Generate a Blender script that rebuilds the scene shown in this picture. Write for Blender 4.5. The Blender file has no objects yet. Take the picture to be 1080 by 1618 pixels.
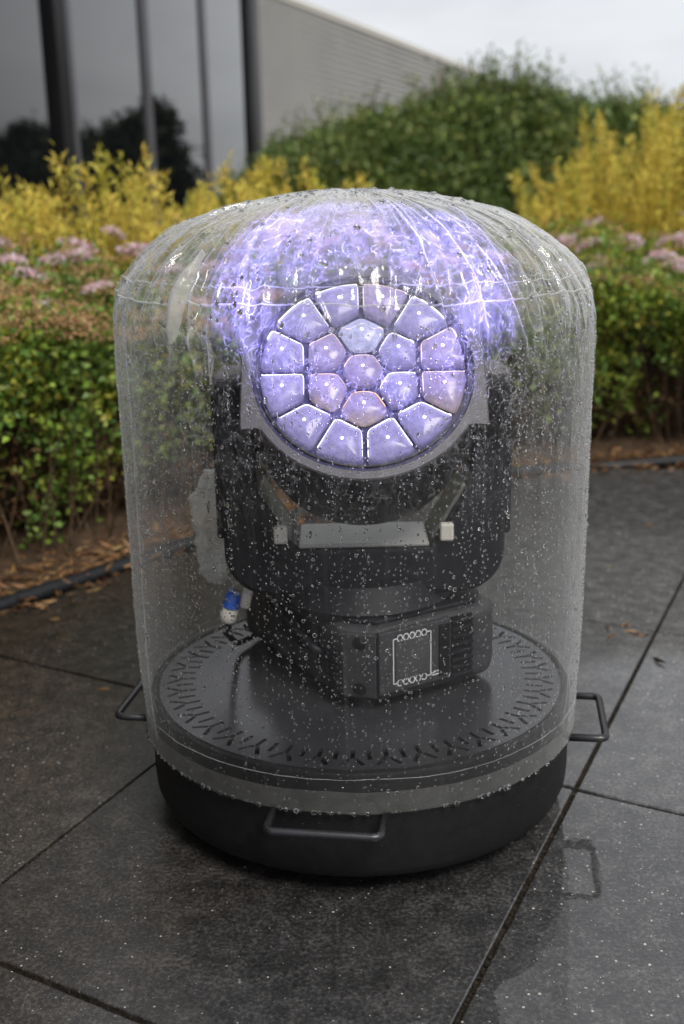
import bpy, bmesh, math, random
import numpy as np
from mathutils import Vector, Matrix

random.seed(7)
rng = np.random.default_rng(11)
PI = math.pi
SC = bpy.context.scene
COL = SC.collection

# ------------------------------------------------------------------ camera
PITCH, ROLL = math.radians(15.28), math.radians(-1.163)
fw = Vector((0, math.cos(PITCH), -math.sin(PITCH)))
rt0 = Vector((1, 0, 0)); up0 = rt0.cross(fw)
rt = math.cos(ROLL) * rt0 + math.sin(ROLL) * up0
up = -math.sin(ROLL) * rt0 + math.cos(ROLL) * up0
cam_d = bpy.data.cameras.new('camera')
cam = bpy.data.objects.new('camera', cam_d); COL.objects.link(cam)
M = Matrix((rt, up, -fw)).transposed().to_4x4(); M.translation = Vector((-.022, -1.618, .897))
cam.matrix_world = M
cam_d.sensor_fit = 'VERTICAL'; cam_d.sensor_height = 36; cam_d.sensor_width = 24
cam_d.lens = 1750 / 1618 * 36
cam_d.clip_start = .05; cam_d.clip_end = 1500
cam_d.dof.use_dof = True; cam_d.dof.focus_distance = 1.38; cam_d.dof.aperture_fstop = 3.6
SC.camera = cam

# ------------------------------------------------------------------ sky, sun, exposure
SUN_EL, SUN_AZ = math.radians(52), math.radians(150)      # azimuth clockwise from +Y: behind the camera, to the right
world = bpy.data.worlds.new('World'); SC.world = world; world.use_nodes = True
wn, wl = world.node_tree.nodes, world.node_tree.links
wn.clear()
wo = wn.new('ShaderNodeOutputWorld'); bg = wn.new('ShaderNodeBackground'); bg.inputs['Strength'].default_value = .1
sky = wn.new('ShaderNodeTexSky'); sky.sky_type = 'NISHITA'; sky.sun_disc = False
sky.sun_elevation = SUN_EL; sky.sun_rotation = SUN_AZ
tc = wn.new('ShaderNodeTexCoord')
mp = wn.new('ShaderNodeMapping'); mp.inputs['Scale'].default_value = (1.1, 1.1, 3.2)
nz = wn.new('ShaderNodeTexNoise'); nz.inputs['Scale'].default_value = 1.7; nz.inputs['Detail'].default_value = 5; nz.inputs['Roughness'].default_value = .5
cr = wn.new('ShaderNodeValToRGB')
cr.color_ramp.elements[0].position = .36; cr.color_ramp.elements[0].color = (2.7, 2.77, 2.92, 1)
cr.color_ramp.elements[1].position = .62; cr.color_ramp.elements[1].color = (4.4, 4.44, 4.54, 1)
mx = wn.new('ShaderNodeMix'); mx.data_type = 'RGBA'; mx.inputs['Factor'].default_value = .94
wl.new(tc.outputs['Generated'], mp.inputs['Vector']); wl.new(mp.outputs['Vector'], nz.inputs['Vector'])
wl.new(nz.outputs['Fac'], cr.inputs['Fac']); wl.new(sky.outputs['Color'], mx.inputs['A']); wl.new(cr.outputs['Color'], mx.inputs['B'])
wl.new(mx.outputs['Result'], bg.inputs['Color']); wl.new(bg.outputs['Background'], wo.inputs['Surface'])

sd = bpy.data.lights.new('sun', 'SUN'); sd.energy = 1.5; sd.angle = math.radians(22); sd.color = (1, .95, .87)
sun = bpy.data.objects.new('sun', sd); COL.objects.link(sun)
sdir = Vector((math.sin(SUN_AZ) * math.cos(SUN_EL), math.cos(SUN_AZ) * math.cos(SUN_EL), math.sin(SUN_EL)))
sun.rotation_euler = sdir.to_track_quat('Z', 'Y').to_euler(); sun.location = sdir * 20

vs = SC.view_settings
vs.view_transform = 'Standard'; vs.look = 'None'; vs.gamma = 1; vs.use_curve_mapping = False; vs.exposure = 1.1
SC.render.engine = 'CYCLES'
cy = SC.cycles
cy.use_denoising = True
try: cy.denoiser = 'OPENIMAGEDENOISE'
except Exception: pass
cy.max_bounces = 14; cy.transparent_max_bounces = 40; cy.transmission_bounces = 12; cy.glossy_bounces = 6; cy.diffuse_bounces = 3
cy.caustics_reflective = False; cy.caustics_refractive = False
cy.sample_clamp_indirect = 4.0; cy.sample_clamp_direct = 0

# ------------------------------------------------------------------ helpers
def tag(o, label=None, cat=None, group=None, kind=None):
    if label: o['label'] = label
    if cat: o['category'] = cat
    if group: o['group'] = group
    if kind: o['kind'] = kind
    return o

def empty(name, loc=(0, 0, 0), parent=None):
    o = bpy.data.objects.new(name, None); COL.objects.link(o)
    o.location = loc; o.empty_display_size = .05
    if parent: o.parent = parent
    return o

def link(name, me, mat=None, parent=None, smooth=False):
    if mat is not None and len(me.materials) == 0: me.materials.append(mat)
    if smooth: me.polygons.foreach_set('use_smooth', [True] * len(me.polygons))
    o = bpy.data.objects.new(name, me); COL.objects.link(o)
    if parent:
        o.parent = parent
        o.matrix_parent_inverse = Matrix.Translation(-parent_loc(parent))
    return o

def parent_loc(p):
    if p.type != 'EMPTY': return Vector((0, 0, 0))
    v = Vector(p.location)
    while p.parent: p = p.parent; v += Vector(p.location)
    return v

def pyd(name, verts, faces, mat=None, parent=None, smooth=False):
    me = bpy.data.meshes.new(name)
    me.from_pydata([tuple(v) for v in verts], [], [tuple(f) for f in faces]); me.update()
    return link(name, me, mat, parent, smooth)

def from_bm(name, bm, mat=None, parent=None, smooth=False):
    bmesh.ops.recalc_face_normals(bm, faces=bm.faces)
    me = bpy.data.meshes.new(name); bm.to_mesh(me); bm.free()
    return link(name, me, mat, parent, smooth)

def fast_mesh(name, V, F, mat=None, parent=None, smooth=False, col=None):
    """numpy arrays -> mesh. F is (n,3) or (n,4)."""
    V = np.asarray(V, np.float32); F = np.asarray(F, np.int32); k = F.shape[1]
    me = bpy.data.meshes.new(name)
    me.vertices.add(len(V)); me.vertices.foreach_set('co', V.ravel())
    me.loops.add(F.size); me.loops.foreach_set('vertex_index', F.ravel())
    me.polygons.add(len(F)); me.polygons.foreach_set('loop_start', np.arange(0, F.size, k, dtype=np.int32))
    me.polygons.foreach_set('loop_total', np.full(len(F), k, np.int32))
    if smooth: me.polygons.foreach_set('use_smooth', np.ones(len(F), bool))
    me.update(calc_edges=True)
    if col is not None:
        a = me.color_attributes.new('Col', 'FLOAT_COLOR', 'POINT')
        c = np.ones((len(V), 4), np.float32); c[:, :3] = col
        a.data.foreach_set('color', c.ravel())
    return link(name, me, mat, parent, False)

def bm_prism(poly, z0, z1, bevel=0, seg=2, xf=None):
    bm = bmesh.new()
    lo = [bm.verts.new((p[0], p[1], z0)) for p in poly]; hi = [bm.verts.new((p[0], p[1], z1)) for p in poly]
    n = len(poly)
    bm.faces.new(lo[::-1]); bm.faces.new(hi)
    for i in range(n): bm.faces.new((lo[i], lo[(i + 1) % n], hi[(i + 1) % n], hi[i]))
    bmesh.ops.recalc_face_normals(bm, faces=bm.faces)
    if bevel: bmesh.ops.bevel(bm, geom=list(bm.edges), offset=bevel, segments=seg, affect='EDGES', profile=.5, clamp_overlap=True)
    if xf is not None: bmesh.ops.transform(bm, matrix=xf, verts=bm.verts)
    return bm

def bm_box(c, s, bevel=0, seg=2, xf=None):
    x, y, z = s[0] / 2, s[1] / 2, s[2] / 2
    T = Matrix.Translation(c)
    return bm_prism([(-x, -y), (x, -y), (x, y), (-x, y)], -z, z, bevel, seg, (xf @ T) if xf is not None else T)

def lathe(name, prof, mat, parent=None, n=96, xf=None, smooth=True, closed=False):
    V, F = [], []
    for i in range(n):
        a = 2 * PI * i / n
        for r, z in prof: V.append(Vector((r * math.cos(a), r * math.sin(a), z)))
    m = len(prof)
    for i in range(n):
        j = (i + 1) % n
        for k in range(m if closed else m - 1):
            k2 = (k + 1) % m
            F.append((i * m + k, j * m + k, j * m + k2, i * m + k2))
    if xf is not None: V = [xf @ v for v in V]
    o = pyd(name, V, F, mat, parent)
    bm = bmesh.new(); bm.from_mesh(o.data)
    bmesh.ops.remove_doubles(bm, verts=bm.verts, dist=1e-6); bmesh.ops.recalc_face_normals(bm, faces=bm.faces)
    bm.to_mesh(o.data); bm.free()
    if smooth:
        o.data.polygons.foreach_set('use_smooth', [True] * len(o.data.polygons))
        try: o.data.set_sharp_from_angle(angle=math.radians(35))
        except Exception: pass
    return o

def tube_arrays(path, rad, n=8, closed=False):
    P = np.asarray(path, float); m = len(P)
    rad = np.full(m, rad) if np.isscalar(rad) else np.asarray(rad)
    if closed: T = np.roll(P, -1, 0) - np.roll(P, 1, 0)
    else: T = np.gradient(P, axis=0)
    T /= np.linalg.norm(T, axis=1)[:, None] + 1e-12
    ref = np.array([0, 0, 1.]) if abs(T[0, 2]) < .9 else np.array([1., 0, 0])
    N = np.zeros_like(P); nn = np.cross(T[0], ref); nn /= np.linalg.norm(nn)
    for i in range(m):
        nn = nn - T[i] * (nn @ T[i]); nn /= np.linalg.norm(nn) + 1e-12; N[i] = nn
    B = np.cross(T, N); a = np.arange(n) * 2 * PI / n
    V = (P[:, None] + rad[:, None, None] * (np.cos(a)[None, :, None] * N[:, None] + np.sin(a)[None, :, None] * B[:, None])).reshape(-1, 3)
    F = []
    for i in range(m if closed else m - 1):
        i2 = (i + 1) % m
        for k in range(n): F.append((i * n + k, i * n + (k + 1) % n, i2 * n + (k + 1) % n, i2 * n + k))
    return V, np.array(F)

def tube(name, path, rad, mat, parent=None, n=8, closed=False, caps=True):
    V, F = tube_arrays(path, rad, n, closed)
    F = [tuple(f) for f in F]
    if caps and not closed:
        m = len(path); F.append(tuple(range(n))[::-1]); F.append(tuple((m - 1) * n + k for k in range(n)))
    return pyd(name, V, F, mat, parent, True)

def round_path(pts, r, seg=5):
    P = [Vector(p) for p in pts]; out = [P[0]]
    for i in range(1, len(P) - 1):
        a = (P[i - 1] - P[i]).normalized(); b = (P[i + 1] - P[i]).normalized()
        p0, p1 = P[i] + a * r, P[i] + b * r
        for k in range(seg + 1):
            t = k / seg; out.append((1 - t) ** 2 * p0 + 2 * t * (1 - t) * P[i] + t * t * p1)
    out.append(P[-1]); return out

class Noise:
    def __init__(s, seed, n=64):
        s.n = n; s.g = np.random.default_rng(seed).random((n, n, n)).astype(np.float32)
    def __call__(s, x, y, z=0.0):
        x, y, z = np.broadcast_arrays(np.asarray(x, float), np.asarray(y, float), np.asarray(z, float))
        xi, yi, zi = np.floor(x).astype(int), np.floor(y).astype(int), np.floor(z).astype(int)
        f = [x - xi, y - yi, z - zi]; f = [t * t * (3 - 2 * t) for t in f]
        g, n = s.g, s.n; r = 0
        for a in (0, 1):
            for b in (0, 1):
                for c in (0, 1):
                    w = (f[0] if a else 1 - f[0]) * (f[1] if b else 1 - f[1]) * (f[2] if c else 1 - f[2])
                    r = r + w * g[(xi + a) % n, (yi + b) % n, (zi + c) % n]
        return r * 2 - 1
N1, N2 = Noise(3, 40), Noise(5, 40)
def sstep(a, b, x):
    t = np.clip((x - a) / (b - a), 0, 1); return t * t * (3 - 2 * t)

# ------------------------------------------------------------------ materials
def new_mat(name):
    m = bpy.data.materials.new(name); m.use_nodes = True
    nt = m.node_tree; b = nt.nodes['Principled BSDF']
    return m, nt, b

def nd(nt, t, **kw):
    n = nt.nodes.new(t)
    for k, v in kw.items():
        if hasattr(n, k): setattr(n, k, v)
        else: n.inputs[k].default_value = v
    return n

def mathn(nt, op, a, b=None, c=None, clamp=False):
    n = nt.nodes.new('ShaderNodeMath'); n.operation = op; n.use_clamp = clamp
    for i, v in enumerate((a, b, c)):
        if v is None: continue
        if isinstance(v, (int, float)): n.inputs[i].default_value = v
        else: nt.links.new(v, n.inputs[i])
    return n.outputs[0]

def ramp(nt, src, pts):
    r = nt.nodes.new('ShaderNodeValToRGB'); e = r.color_ramp.elements
    while len(e) < len(pts): e.new(.5)
    for k, (p, c) in enumerate(pts):
        e[k].position = p; e[k].color = (*c, 1) if len(c) == 3 else c
    nt.links.new(src, r.inputs['Fac']); return r.outputs['Color']

def noise_tex(nt, scale, detail=3, rough=.5, vec=None, coord='Object', out='Fac'):
    n = nd(nt, 'ShaderNodeTexNoise'); n.inputs['Scale'].default_value = scale; n.inputs['Detail'].default_value = detail; n.inputs['Roughness'].default_value = rough
    if vec is None:
        if coord == 'World': vec = nd(nt, 'ShaderNodeNewGeometry').outputs['Position']
        else: vec = nd(nt, 'ShaderNodeTexCoord').outputs[coord]
    nt.links.new(vec, n.inputs['Vector']); return n.outputs[out]

def plastic(name, c, rough=.45, var=.25, scale=60, bump=.15, spec=.5, metal=0, coat=0):
    m, nt, b = new_mat(name)
    f = noise_tex(nt, scale, 4, .6)
    lo = tuple(x * (1 - var) for x in c); hi = tuple(min(1, x * (1 + var)) for x in c)
    nt.links.new(ramp(nt, f, [(.3, lo), (.7, hi)]), b.inputs['Base Color'])
    f2 = noise_tex(nt, scale * .13, 3, .6)
    nt.links.new(mathn(nt, 'MULTIPLY_ADD', f2, .25, rough - .12), b.inputs['Roughness'])
    b.inputs['Specular IOR Level'].default_value = spec; b.inputs['Metallic'].default_value = metal; b.inputs['Coat Weight'].default_value = coat
    if bump:
        bp = nd(nt, 'ShaderNodeBump'); bp.inputs['Strength'].default_value = bump; bp.inputs['Distance'].default_value = .0006
        nt.links.new(noise_tex(nt, scale * 12, 2, .6), bp.inputs['Height']); nt.links.new(bp.outputs['Normal'], b.inputs['Normal'])
    return m

def leafmat(name, rough=.5, trans=.3, spec=.4):
    m, nt, b = new_mat(name)
    at = nd(nt, 'ShaderNodeVertexColor', layer_name='Col')
    nt.links.new(at.outputs['Color'], b.inputs['Base Color']); b.inputs['Roughness'].default_value = rough
    b.inputs['Specular IOR Level'].default_value = spec
    tr = nd(nt, 'ShaderNodeBsdfTranslucent'); nt.links.new(at.outputs['Color'], tr.inputs['Color'])
    mixs = nd(nt, 'ShaderNodeMixShader'); mixs.inputs[0].default_value = trans
    nt.links.new(b.outputs[0], mixs.inputs[1]); nt.links.new(tr.outputs[0], mixs.inputs[2])
    nt.links.new(mixs.outputs[0], nt.nodes['Material Output'].inputs['Surface'])
    return m

MAT = {}
MAT['black'] = plastic('black textured plastic', (.0075, .008, .0115), .48, .3, 80, .5, .25)
MAT['drum'] = plastic('matt black drum', (.0065, .0065, .007), .55, .35, 50, .5, .25)
MAT['rod'] = plastic('wet black handle rod', (.012, .012, .015), .3, .3, 90, .3, .6)
MAT['base'] = plastic('dark grey base plastic', (.036, .036, .040), .48, .25, 80, .4, .35)
MAT['bezel'] = plastic('grey bezel', (.062, .060, .066), .42, .15, 60, .15)
MAT['plate'] = plastic('dark grey deck plate', (.030, .030, .034), .20, .2, 14, .05, .6)
MAT['greytop'] = plastic('pale grey crossbar top', (.36, .36, .345), .4, .12, 20, .1)
MAT['dimplate'] = plastic('dull grey bracket', (.12, .122, .112), .5, .15, 20, .1)
MAT['white'] = plastic('white plastic', (.62, .6, .54), .45, .1, 60, .1)
MAT['print'] = plastic('white print', (.75, .76, .78), .5, .08, 200, 0)
MAT['blue'] = plastic('blue plastic', (.02, .10, .48), .35, .2, 60, .1)
MAT['screen'] = plastic('display glass', (.055, .054, .056), .15, .15, 25, 0, .6)
MAT['dark'] = plastic('dark recess', (.004, .004, .005), .7, .3, 60, 0, .2)
MAT['frame'] = plastic('grey window frame', (.075, .075, .083), .5, .1, 5, 0, .3)
MAT['post'] = plastic('black facade post', (.005, .005, .0055), .55, .2, 5, 0, .15)
MAT['twig'] = plastic('brown twig', (.10, .065, .038), .7, .4, 40, .3, .25)
MAT['soil'] = plastic('wet brown soil', (.055, .034, .02), .75, .5, 22, 1.0, .3)
MAT['bark'] = plastic('tree bark', (.07, .055, .04), .8, .4, 12, .8, .2)
MAT['edge'] = plastic('black garden edging', (.010, .011, .014), .5, .3, 50, .3, .3)
MAT['leaf'] = leafmat('leaf', .42, .28)
MAT['needle'] = leafmat('golden needle', .6, .3, .25)
MAT['litter'] = leafmat('dead leaf', .6, .1, .3)
MAT['petal'] = leafmat('petal', .6, .3, .2)

def glass_pane():
    m, nt, b = new_mat('dark tinted window glass')
    b.inputs['Base Color'].default_value = (.006, .0065, .009, 1); b.inputs['Roughness'].default_value = .02
    b.inputs['IOR'].default_value = 1.56
    bp = nd(nt, 'ShaderNodeBump'); bp.inputs['Strength'].default_value = .06; bp.inputs['Distance'].default_value = .02
    nt.links.new(noise_tex(nt, .9, 2, .5), bp.inputs['Height']); nt.links.new(bp.outputs['Normal'], b.inputs['Normal'])
    return m
MAT['pane'] = glass_pane()

def cladding():
    m, nt, b = new_mat('grey corrugated cladding')
    f = noise_tex(nt, .6, 4, .6)
    nt.links.new(ramp(nt, f, [(.3, (.46, .455, .435)), (.7, (.53, .525, .50))]), b.inputs['Base Color'])
    b.inputs['Roughness'].default_value = .5; b.inputs['Metallic'].default_value = .15
    return m
MAT['clad'] = cladding()

def paving():
    m, nt, b = new_mat('wet concrete paving')
    pos = nd(nt, 'ShaderNodeNewGeometry').outputs['Position']
    big = noise_tex(nt, 2.3, 5, .6, pos)
    mid = noise_tex(nt, 26, 5, .65, pos)
    fine = noise_tex(nt, 170, 4, .75, pos)
    oi = nd(nt, 'ShaderNodeObjectInfo').outputs['Random']
    base = ramp(nt, mathn(nt, 'ADD', mathn(nt, 'MULTIPLY', mid, .35), mathn(nt, 'MULTIPLY', fine, .65)),
                [(.38, (.007, .0068, .0067)), (.5, (.024, .0235, .024)), (.63, (.080, .078, .078))])
    # brown algae staining, mostly on the side next to the bed
    sx = nd(nt, 'ShaderNodeSeparateXYZ'); nt.links.new(pos, sx.inputs[0])
    side = mathn(nt, 'ADD', mathn(nt, 'MULTIPLY', sx.outputs['X'], -1.25), mathn(nt, 'MULTIPLY_ADD', big, 1.6, -.85), clamp=True)
    tint = nd(nt, 'ShaderNodeMix', data_type='RGBA', blend_type='MULTIPLY')
    nt.links.new(side, tint.inputs['Factor']); nt.links.new(base, tint.inputs['A']); tint.inputs['B'].default_value = (.95, .66, .40, 1)
    # pale sand grains
    vo = nd(nt, 'ShaderNodeTexVoronoi'); vo.inputs['Scale'].default_value = 230; nt.links.new(pos, vo.inputs['Vector'])
    gr = nd(nt, 'ShaderNodeSeparateColor'); nt.links.new(vo.outputs['Color'], gr.inputs[0])
    pick = mathn(nt, 'GREATER_THAN', gr.outputs[0], .62)
    rad = mathn(nt, 'MULTIPLY_ADD', mathn(nt, 'POWER', gr.outputs[1], 3.0), .30, .16)
    spot = mathn(nt, 'MULTIPLY', pick, mathn(nt, 'LESS_THAN', vo.outputs['Distance'], rad))
    gcol = ramp(nt, gr.outputs[2], [(0, (.035, .031, .027)), (.6, (.06, .058, .056)), (.9, (.12, .115, .11)), (1, (.42, .40, .37))])
    mg = nd(nt, 'ShaderNodeMix', data_type='RGBA'); nt.links.new(spot, mg.inputs['Factor'])
    nt.links.new(tint.outputs['Result'], mg.inputs['A']); nt.links.new(gcol, mg.inputs['B'])
    # random tone per slab, plus sky reflection at right painted in as paler colour
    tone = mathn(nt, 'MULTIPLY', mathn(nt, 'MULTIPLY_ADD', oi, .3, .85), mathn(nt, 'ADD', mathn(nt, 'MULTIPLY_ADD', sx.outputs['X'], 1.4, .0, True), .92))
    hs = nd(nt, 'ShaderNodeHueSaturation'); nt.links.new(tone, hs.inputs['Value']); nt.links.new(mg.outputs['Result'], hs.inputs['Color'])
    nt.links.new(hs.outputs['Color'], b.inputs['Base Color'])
    # water film: smooth where it stands, broken by the grain elsewhere
    pud = noise_tex(nt, 1.9, 3, .5, pos)
    pud = mathn(nt, 'ADD', mathn(nt, 'MULTIPLY', pud, .8), mathn(nt, 'MULTIPLY', sx.outputs['X'], .62))
    pud = mathn(nt, 'SUBTRACT', pud, mathn(nt, 'MULTIPLY', mathn(nt, 'MAXIMUM', mathn(nt, 'SUBTRACT', sx.outputs['Y'], .05), 0), .62))
    pud = mathn(nt, 'ADD', pud, mathn(nt, 'MULTIPLY', mathn(nt, 'MAXIMUM', mathn(nt, 'SUBTRACT', -.08, sx.outputs['Y']), 0), .42))
    wet = nd(nt, 'ShaderNodeMapRange'); nt.links.new(pud, wet.inputs[0])
    wet.inputs[1].default_value = .36; wet.inputs[2].default_value = .60; wet.inputs[3].default_value = 0; wet.inputs[4].default_value = 1
    w = wet.outputs[0]
    nt.links.new(mathn(nt, 'MULTIPLY_ADD', mid, .2, .36), b.inputs['Roughness'])
    b.inputs['Specular IOR Level'].default_value = .4
    b.inputs['Coat IOR'].default_value = 1.62
    nt.links.new(mathn(nt, 'MULTIPLY_ADD', w, .75, .25), b.inputs['Coat Weight'])
    nt.links.new(mathn(nt, 'MULTIPLY_ADD', w, -.235, .26), b.inputs['Coat Roughness'])
    hgt = mathn(nt, 'ADD', mathn(nt, 'MULTIPLY', fine, .7), mathn(nt, 'ADD', mid, mathn(nt, 'MULTIPLY', spot, .5)))
    bp = nd(nt, 'ShaderNodeBump'); bp.inputs['Strength'].default_value = .55; bp.inputs['Distance'].default_value = .0022
    nt.links.new(hgt, bp.inputs['Height']); nt.links.new(bp.outputs['Normal'], b.inputs['Normal'])
    bp2 = nd(nt, 'ShaderNodeBump'); bp2.inputs['Distance'].default_value = .0016
    nt.links.new(mathn(nt, 'MULTIPLY_ADD', w, -.43, .36, True), bp2.inputs['Strength'])
    bp3 = nd(nt, 'ShaderNodeBump'); bp3.inputs['Strength'].default_value = .09; bp3.inputs['Distance'].default_value = .004
    nt.links.new(noise_tex(nt, 34, 2, .5, pos), bp3.inputs['Height']); nt.links.new(bp3.outputs['Normal'], bp2.inputs['Normal'])
    nt.links.new(hgt, bp2.inputs['Height']); nt.links.new(bp2.outputs['Normal'], b.inputs['Coat Normal'])
    return m
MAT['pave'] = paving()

def film(name, base=.003, edge=.60, crink=.46, clear=.975, rough=.07, tint=(.86, .88, .88), bump=.5, creases=True):
    """thin clear plastic: straight-through transmission, mirror sheen and a little milky scatter that grows at grazing angles and in creases"""
    m, nt, b = new_mat(name); nt.nodes.remove(b)
    lw = nd(nt, 'ShaderNodeLayerWeight'); fac = lw.outputs['Facing']
    pos = nd(nt, 'ShaderNodeTexCoord').outputs['Object']
    bp = nd(nt, 'ShaderNodeBump'); bp.inputs['Strength'].default_value = bump; bp.inputs['Distance'].default_value = .002
    wr = noise_tex(nt, 42, 3, .6, pos)
    nt.links.new(wr, bp.inputs['Height']); nt.links.new(bp.outputs['Normal'], lw.inputs['Normal'])
    scat = mathn(nt, 'MULTIPLY_ADD', mathn(nt, 'POWER', fac, 3.2), edge, base)
    if not creases:
        scat = mathn(nt, 'MULTIPLY', scat, mathn(nt, 'MULTIPLY_ADD', noise_tex(nt, 34, 5, .7, pos), 1.6, .2), clamp=True)
    if creases:
        d = noise_tex(nt, 9, 3, .6, pos, out='Color')
        mixv = nd(nt, 'ShaderNodeMix', data_type='VECTOR'); mixv.inputs['Factor'].default_value = .10
        nt.links.new(pos, mixv.inputs['A']); nt.links.new(d, mixv.inputs['B'])
        mpn = nd(nt, 'ShaderNodeMapping'); mpn.inputs['Scale'].default_value = (1, 1, .55); nt.links.new(mixv.outputs['Result'], mpn.inputs['Vector'])
        tot = None
        for sc, wd, wt in ((22, .018, .40), (48, .035, .55), (95, .07, .95), (190, .12, .95)):
            v = nd(nt, 'ShaderNodeTexVoronoi', feature='DISTANCE_TO_EDGE'); v.inputs['Scale'].default_value = sc
            nt.links.new(mpn.outputs['Vector'], v.inputs['Vector'])
            l = nd(nt, 'ShaderNodeMapRange'); l.inputs[1].default_value = 0; l.inputs[2].default_value = wd; l.inputs[3].default_value = 1; l.inputs[4].default_value = 0
            nt.links.new(v.outputs['Distance'], l.inputs[0])
            patch = nd(nt, 'ShaderNodeMapRange'); patch.inputs[1].default_value = .45; patch.inputs[2].default_value = .7
            nt.links.new(noise_tex(nt, sc * .55, 2, .5, pos), patch.inputs[0])
            t = mathn(nt, 'MULTIPLY', mathn(nt, 'MULTIPLY', mathn(nt, 'POWER', l.outputs[0], 1.6), patch.outputs[0]), wt)
            tot = t if tot is None else mathn(nt, 'ADD', tot, t)
        cloud = nd(nt, 'ShaderNodeMapRange'); cloud.inputs[1].default_value = .45; cloud.inputs[2].default_value = .75
        nt.links.new(noise_tex(nt, 30, 5, .7, mpn.outputs['Vector']), cloud.inputs[0])
        tot = mathn(nt, 'ADD', tot, mathn(nt, 'MULTIPLY', cloud.outputs[0], .26))
        sx = nd(nt, 'ShaderNodeSeparateXYZ'); nt.links.new(pos, sx.inputs[0])
        hz = nd(nt, 'ShaderNodeMapRange'); hz.inputs[1].default_value = .50; hz.inputs[2].default_value = .72; hz.inputs[3].default_value = .03; hz.inputs[4].default_value = 1
        nt.links.new(sx.outputs['Z'], hz.inputs[0])
        scat = mathn(nt, 'ADD', scat, mathn(nt, 'MULTIPLY', mathn(nt, 'MULTIPLY', tot, hz.outputs[0]), crink), clamp=True)
        # milky veil over the stretched shoulder, drawn into streaks
        mpv = nd(nt, 'ShaderNodeMapping'); mpv.inputs['Scale'].default_value = (1, 1, .16); nt.links.new(pos, mpv.inputs['Vector'])
        stv = nd(nt, 'ShaderNodeMapRange'); stv.inputs[1].default_value = .40; stv.inputs[2].default_value = .72
        nt.links.new(noise_tex(nt, 38, 4, .6, mpv.outputs['Vector']), stv.inputs[0])
        vz = nd(nt, 'ShaderNodeMapRange', interpolation_type='SMOOTHSTEP'); vz.inputs[1].default_value = .715; vz.inputs[2].default_value = .775; vz.inputs[3].default_value = 0; vz.inputs[4].default_value = 1
        nt.links.new(mathn(nt, 'ADD', sx.outputs['Z'], mathn(nt, 'MULTIPLY_ADD', noise_tex(nt, 22, 2, .5, pos), .09, -.045)), vz.inputs[0])
        scat = mathn(nt, 'ADD', scat, mathn(nt, 'MULTIPLY', vz.outputs[0], mathn(nt, 'MULTIPLY_ADD', stv.outputs[0], .10, .016)), clamp=True)
        ca = nd(nt, 'ShaderNodeVertexColor', layer_name='Crease')
        cs = nd(nt, 'ShaderNodeSeparateColor'); nt.links.new(ca.outputs['Color'], cs.inputs[0])
        scat = mathn(nt, 'ADD', scat, mathn(nt, 'MULTIPLY', cs.outputs[0], .30), clamp=True)
        # dried run marks down the side
        mps = nd(nt, 'ShaderNodeMapping'); mps.inputs['Scale'].default_value = (1, 1, .035); nt.links.new(pos, mps.inputs['Vector'])
        st = nd(nt, 'ShaderNodeMapRange'); st.inputs[1].default_value = .56; st.inputs[2].default_value = .72; st.inputs[3].default_value = 0; st.inputs[4].default_value = .022
        nt.links.new(noise_tex(nt, 120, 2, .6, mps.outputs['Vector']), st.inputs[0])
        scat = mathn(nt, 'ADD', scat, st.outputs[0], clamp=True)
    refl = mathn(nt, 'MULTIPLY_ADD', mathn(nt, 'POWER', fac, 4.2), .62, .036, clamp=True)
    tr = nd(nt, 'ShaderNodeBsdfTransparent'); tr.inputs[0].default_value = (clear, clear, clear, 1)
    gl = nd(nt, 'ShaderNodeBsdfGlossy'); gl.inputs['Roughness'].default_value = rough; gl.inputs[0].default_value = (1, 1, 1, 1)
    nt.links.new(bp.outputs['Normal'], gl.inputs['Normal'])
    m1 = nd(nt, 'ShaderNodeMixShader'); nt.links.new(refl, m1.inputs[0]); nt.links.new(tr.outputs[0], m1.inputs[1]); nt.links.new(gl.outputs[0], m1.inputs[2])
    df = nd(nt, 'ShaderNodeBsdfDiffuse'); df.inputs[0].default_value = (*tint, 1)
    tl = nd(nt, 'ShaderNodeBsdfTranslucent'); tl.inputs[0].default_value = (*tint, 1)
    m2 = nd(nt, 'ShaderNodeMixShader'); m2.inputs[0].default_value = .5; nt.links.new(df.outputs[0], m2.inputs[1]); nt.links.new(tl.outputs[0], m2.inputs[2])
    m3 = nd(nt, 'ShaderNodeMixShader'); nt.links.new(scat, m3.inputs[0]); nt.links.new(m1.outputs[0], m3.inputs[1]); nt.links.new(m2.outputs[0], m3.inputs[2])
    nt.links.new(m3.outputs[0], nt.nodes['Material Output'].inputs['Surface'])
    return m
MAT['film'] = film('clear plastic film')
MAT['seam'] = film('welded plastic seam', .35, .3, 0, .95, .15, creases=False)
MAT['vseam'] = film('thin welded side seam', .22, .25, 0, .95, .15, creases=False)
MAT['hem'] = film('doubled plastic hem', .14, .3, .3, .9, .16, (.66, .67, .64), creases=False)
MAT['sleeve'] = film('milky crumpled plastic', .5, .35, .3, .93, .12, (.8, .8, .77), bump=1.0, creases=False)

def water():
    m, nt, b = new_mat('rain water'); nt.nodes.remove(b)
    g = nd(nt, 'ShaderNodeBsdfGlass'); g.inputs['IOR'].default_value = 1.33; g.inputs['Roughness'].default_value = 0
    g.inputs[0].default_value = (1, 1, 1, 1)
    nt.links.new(g.outputs[0], nt.nodes['Material Output'].inputs['Surface']); return m
MAT['water'] = water()

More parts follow.
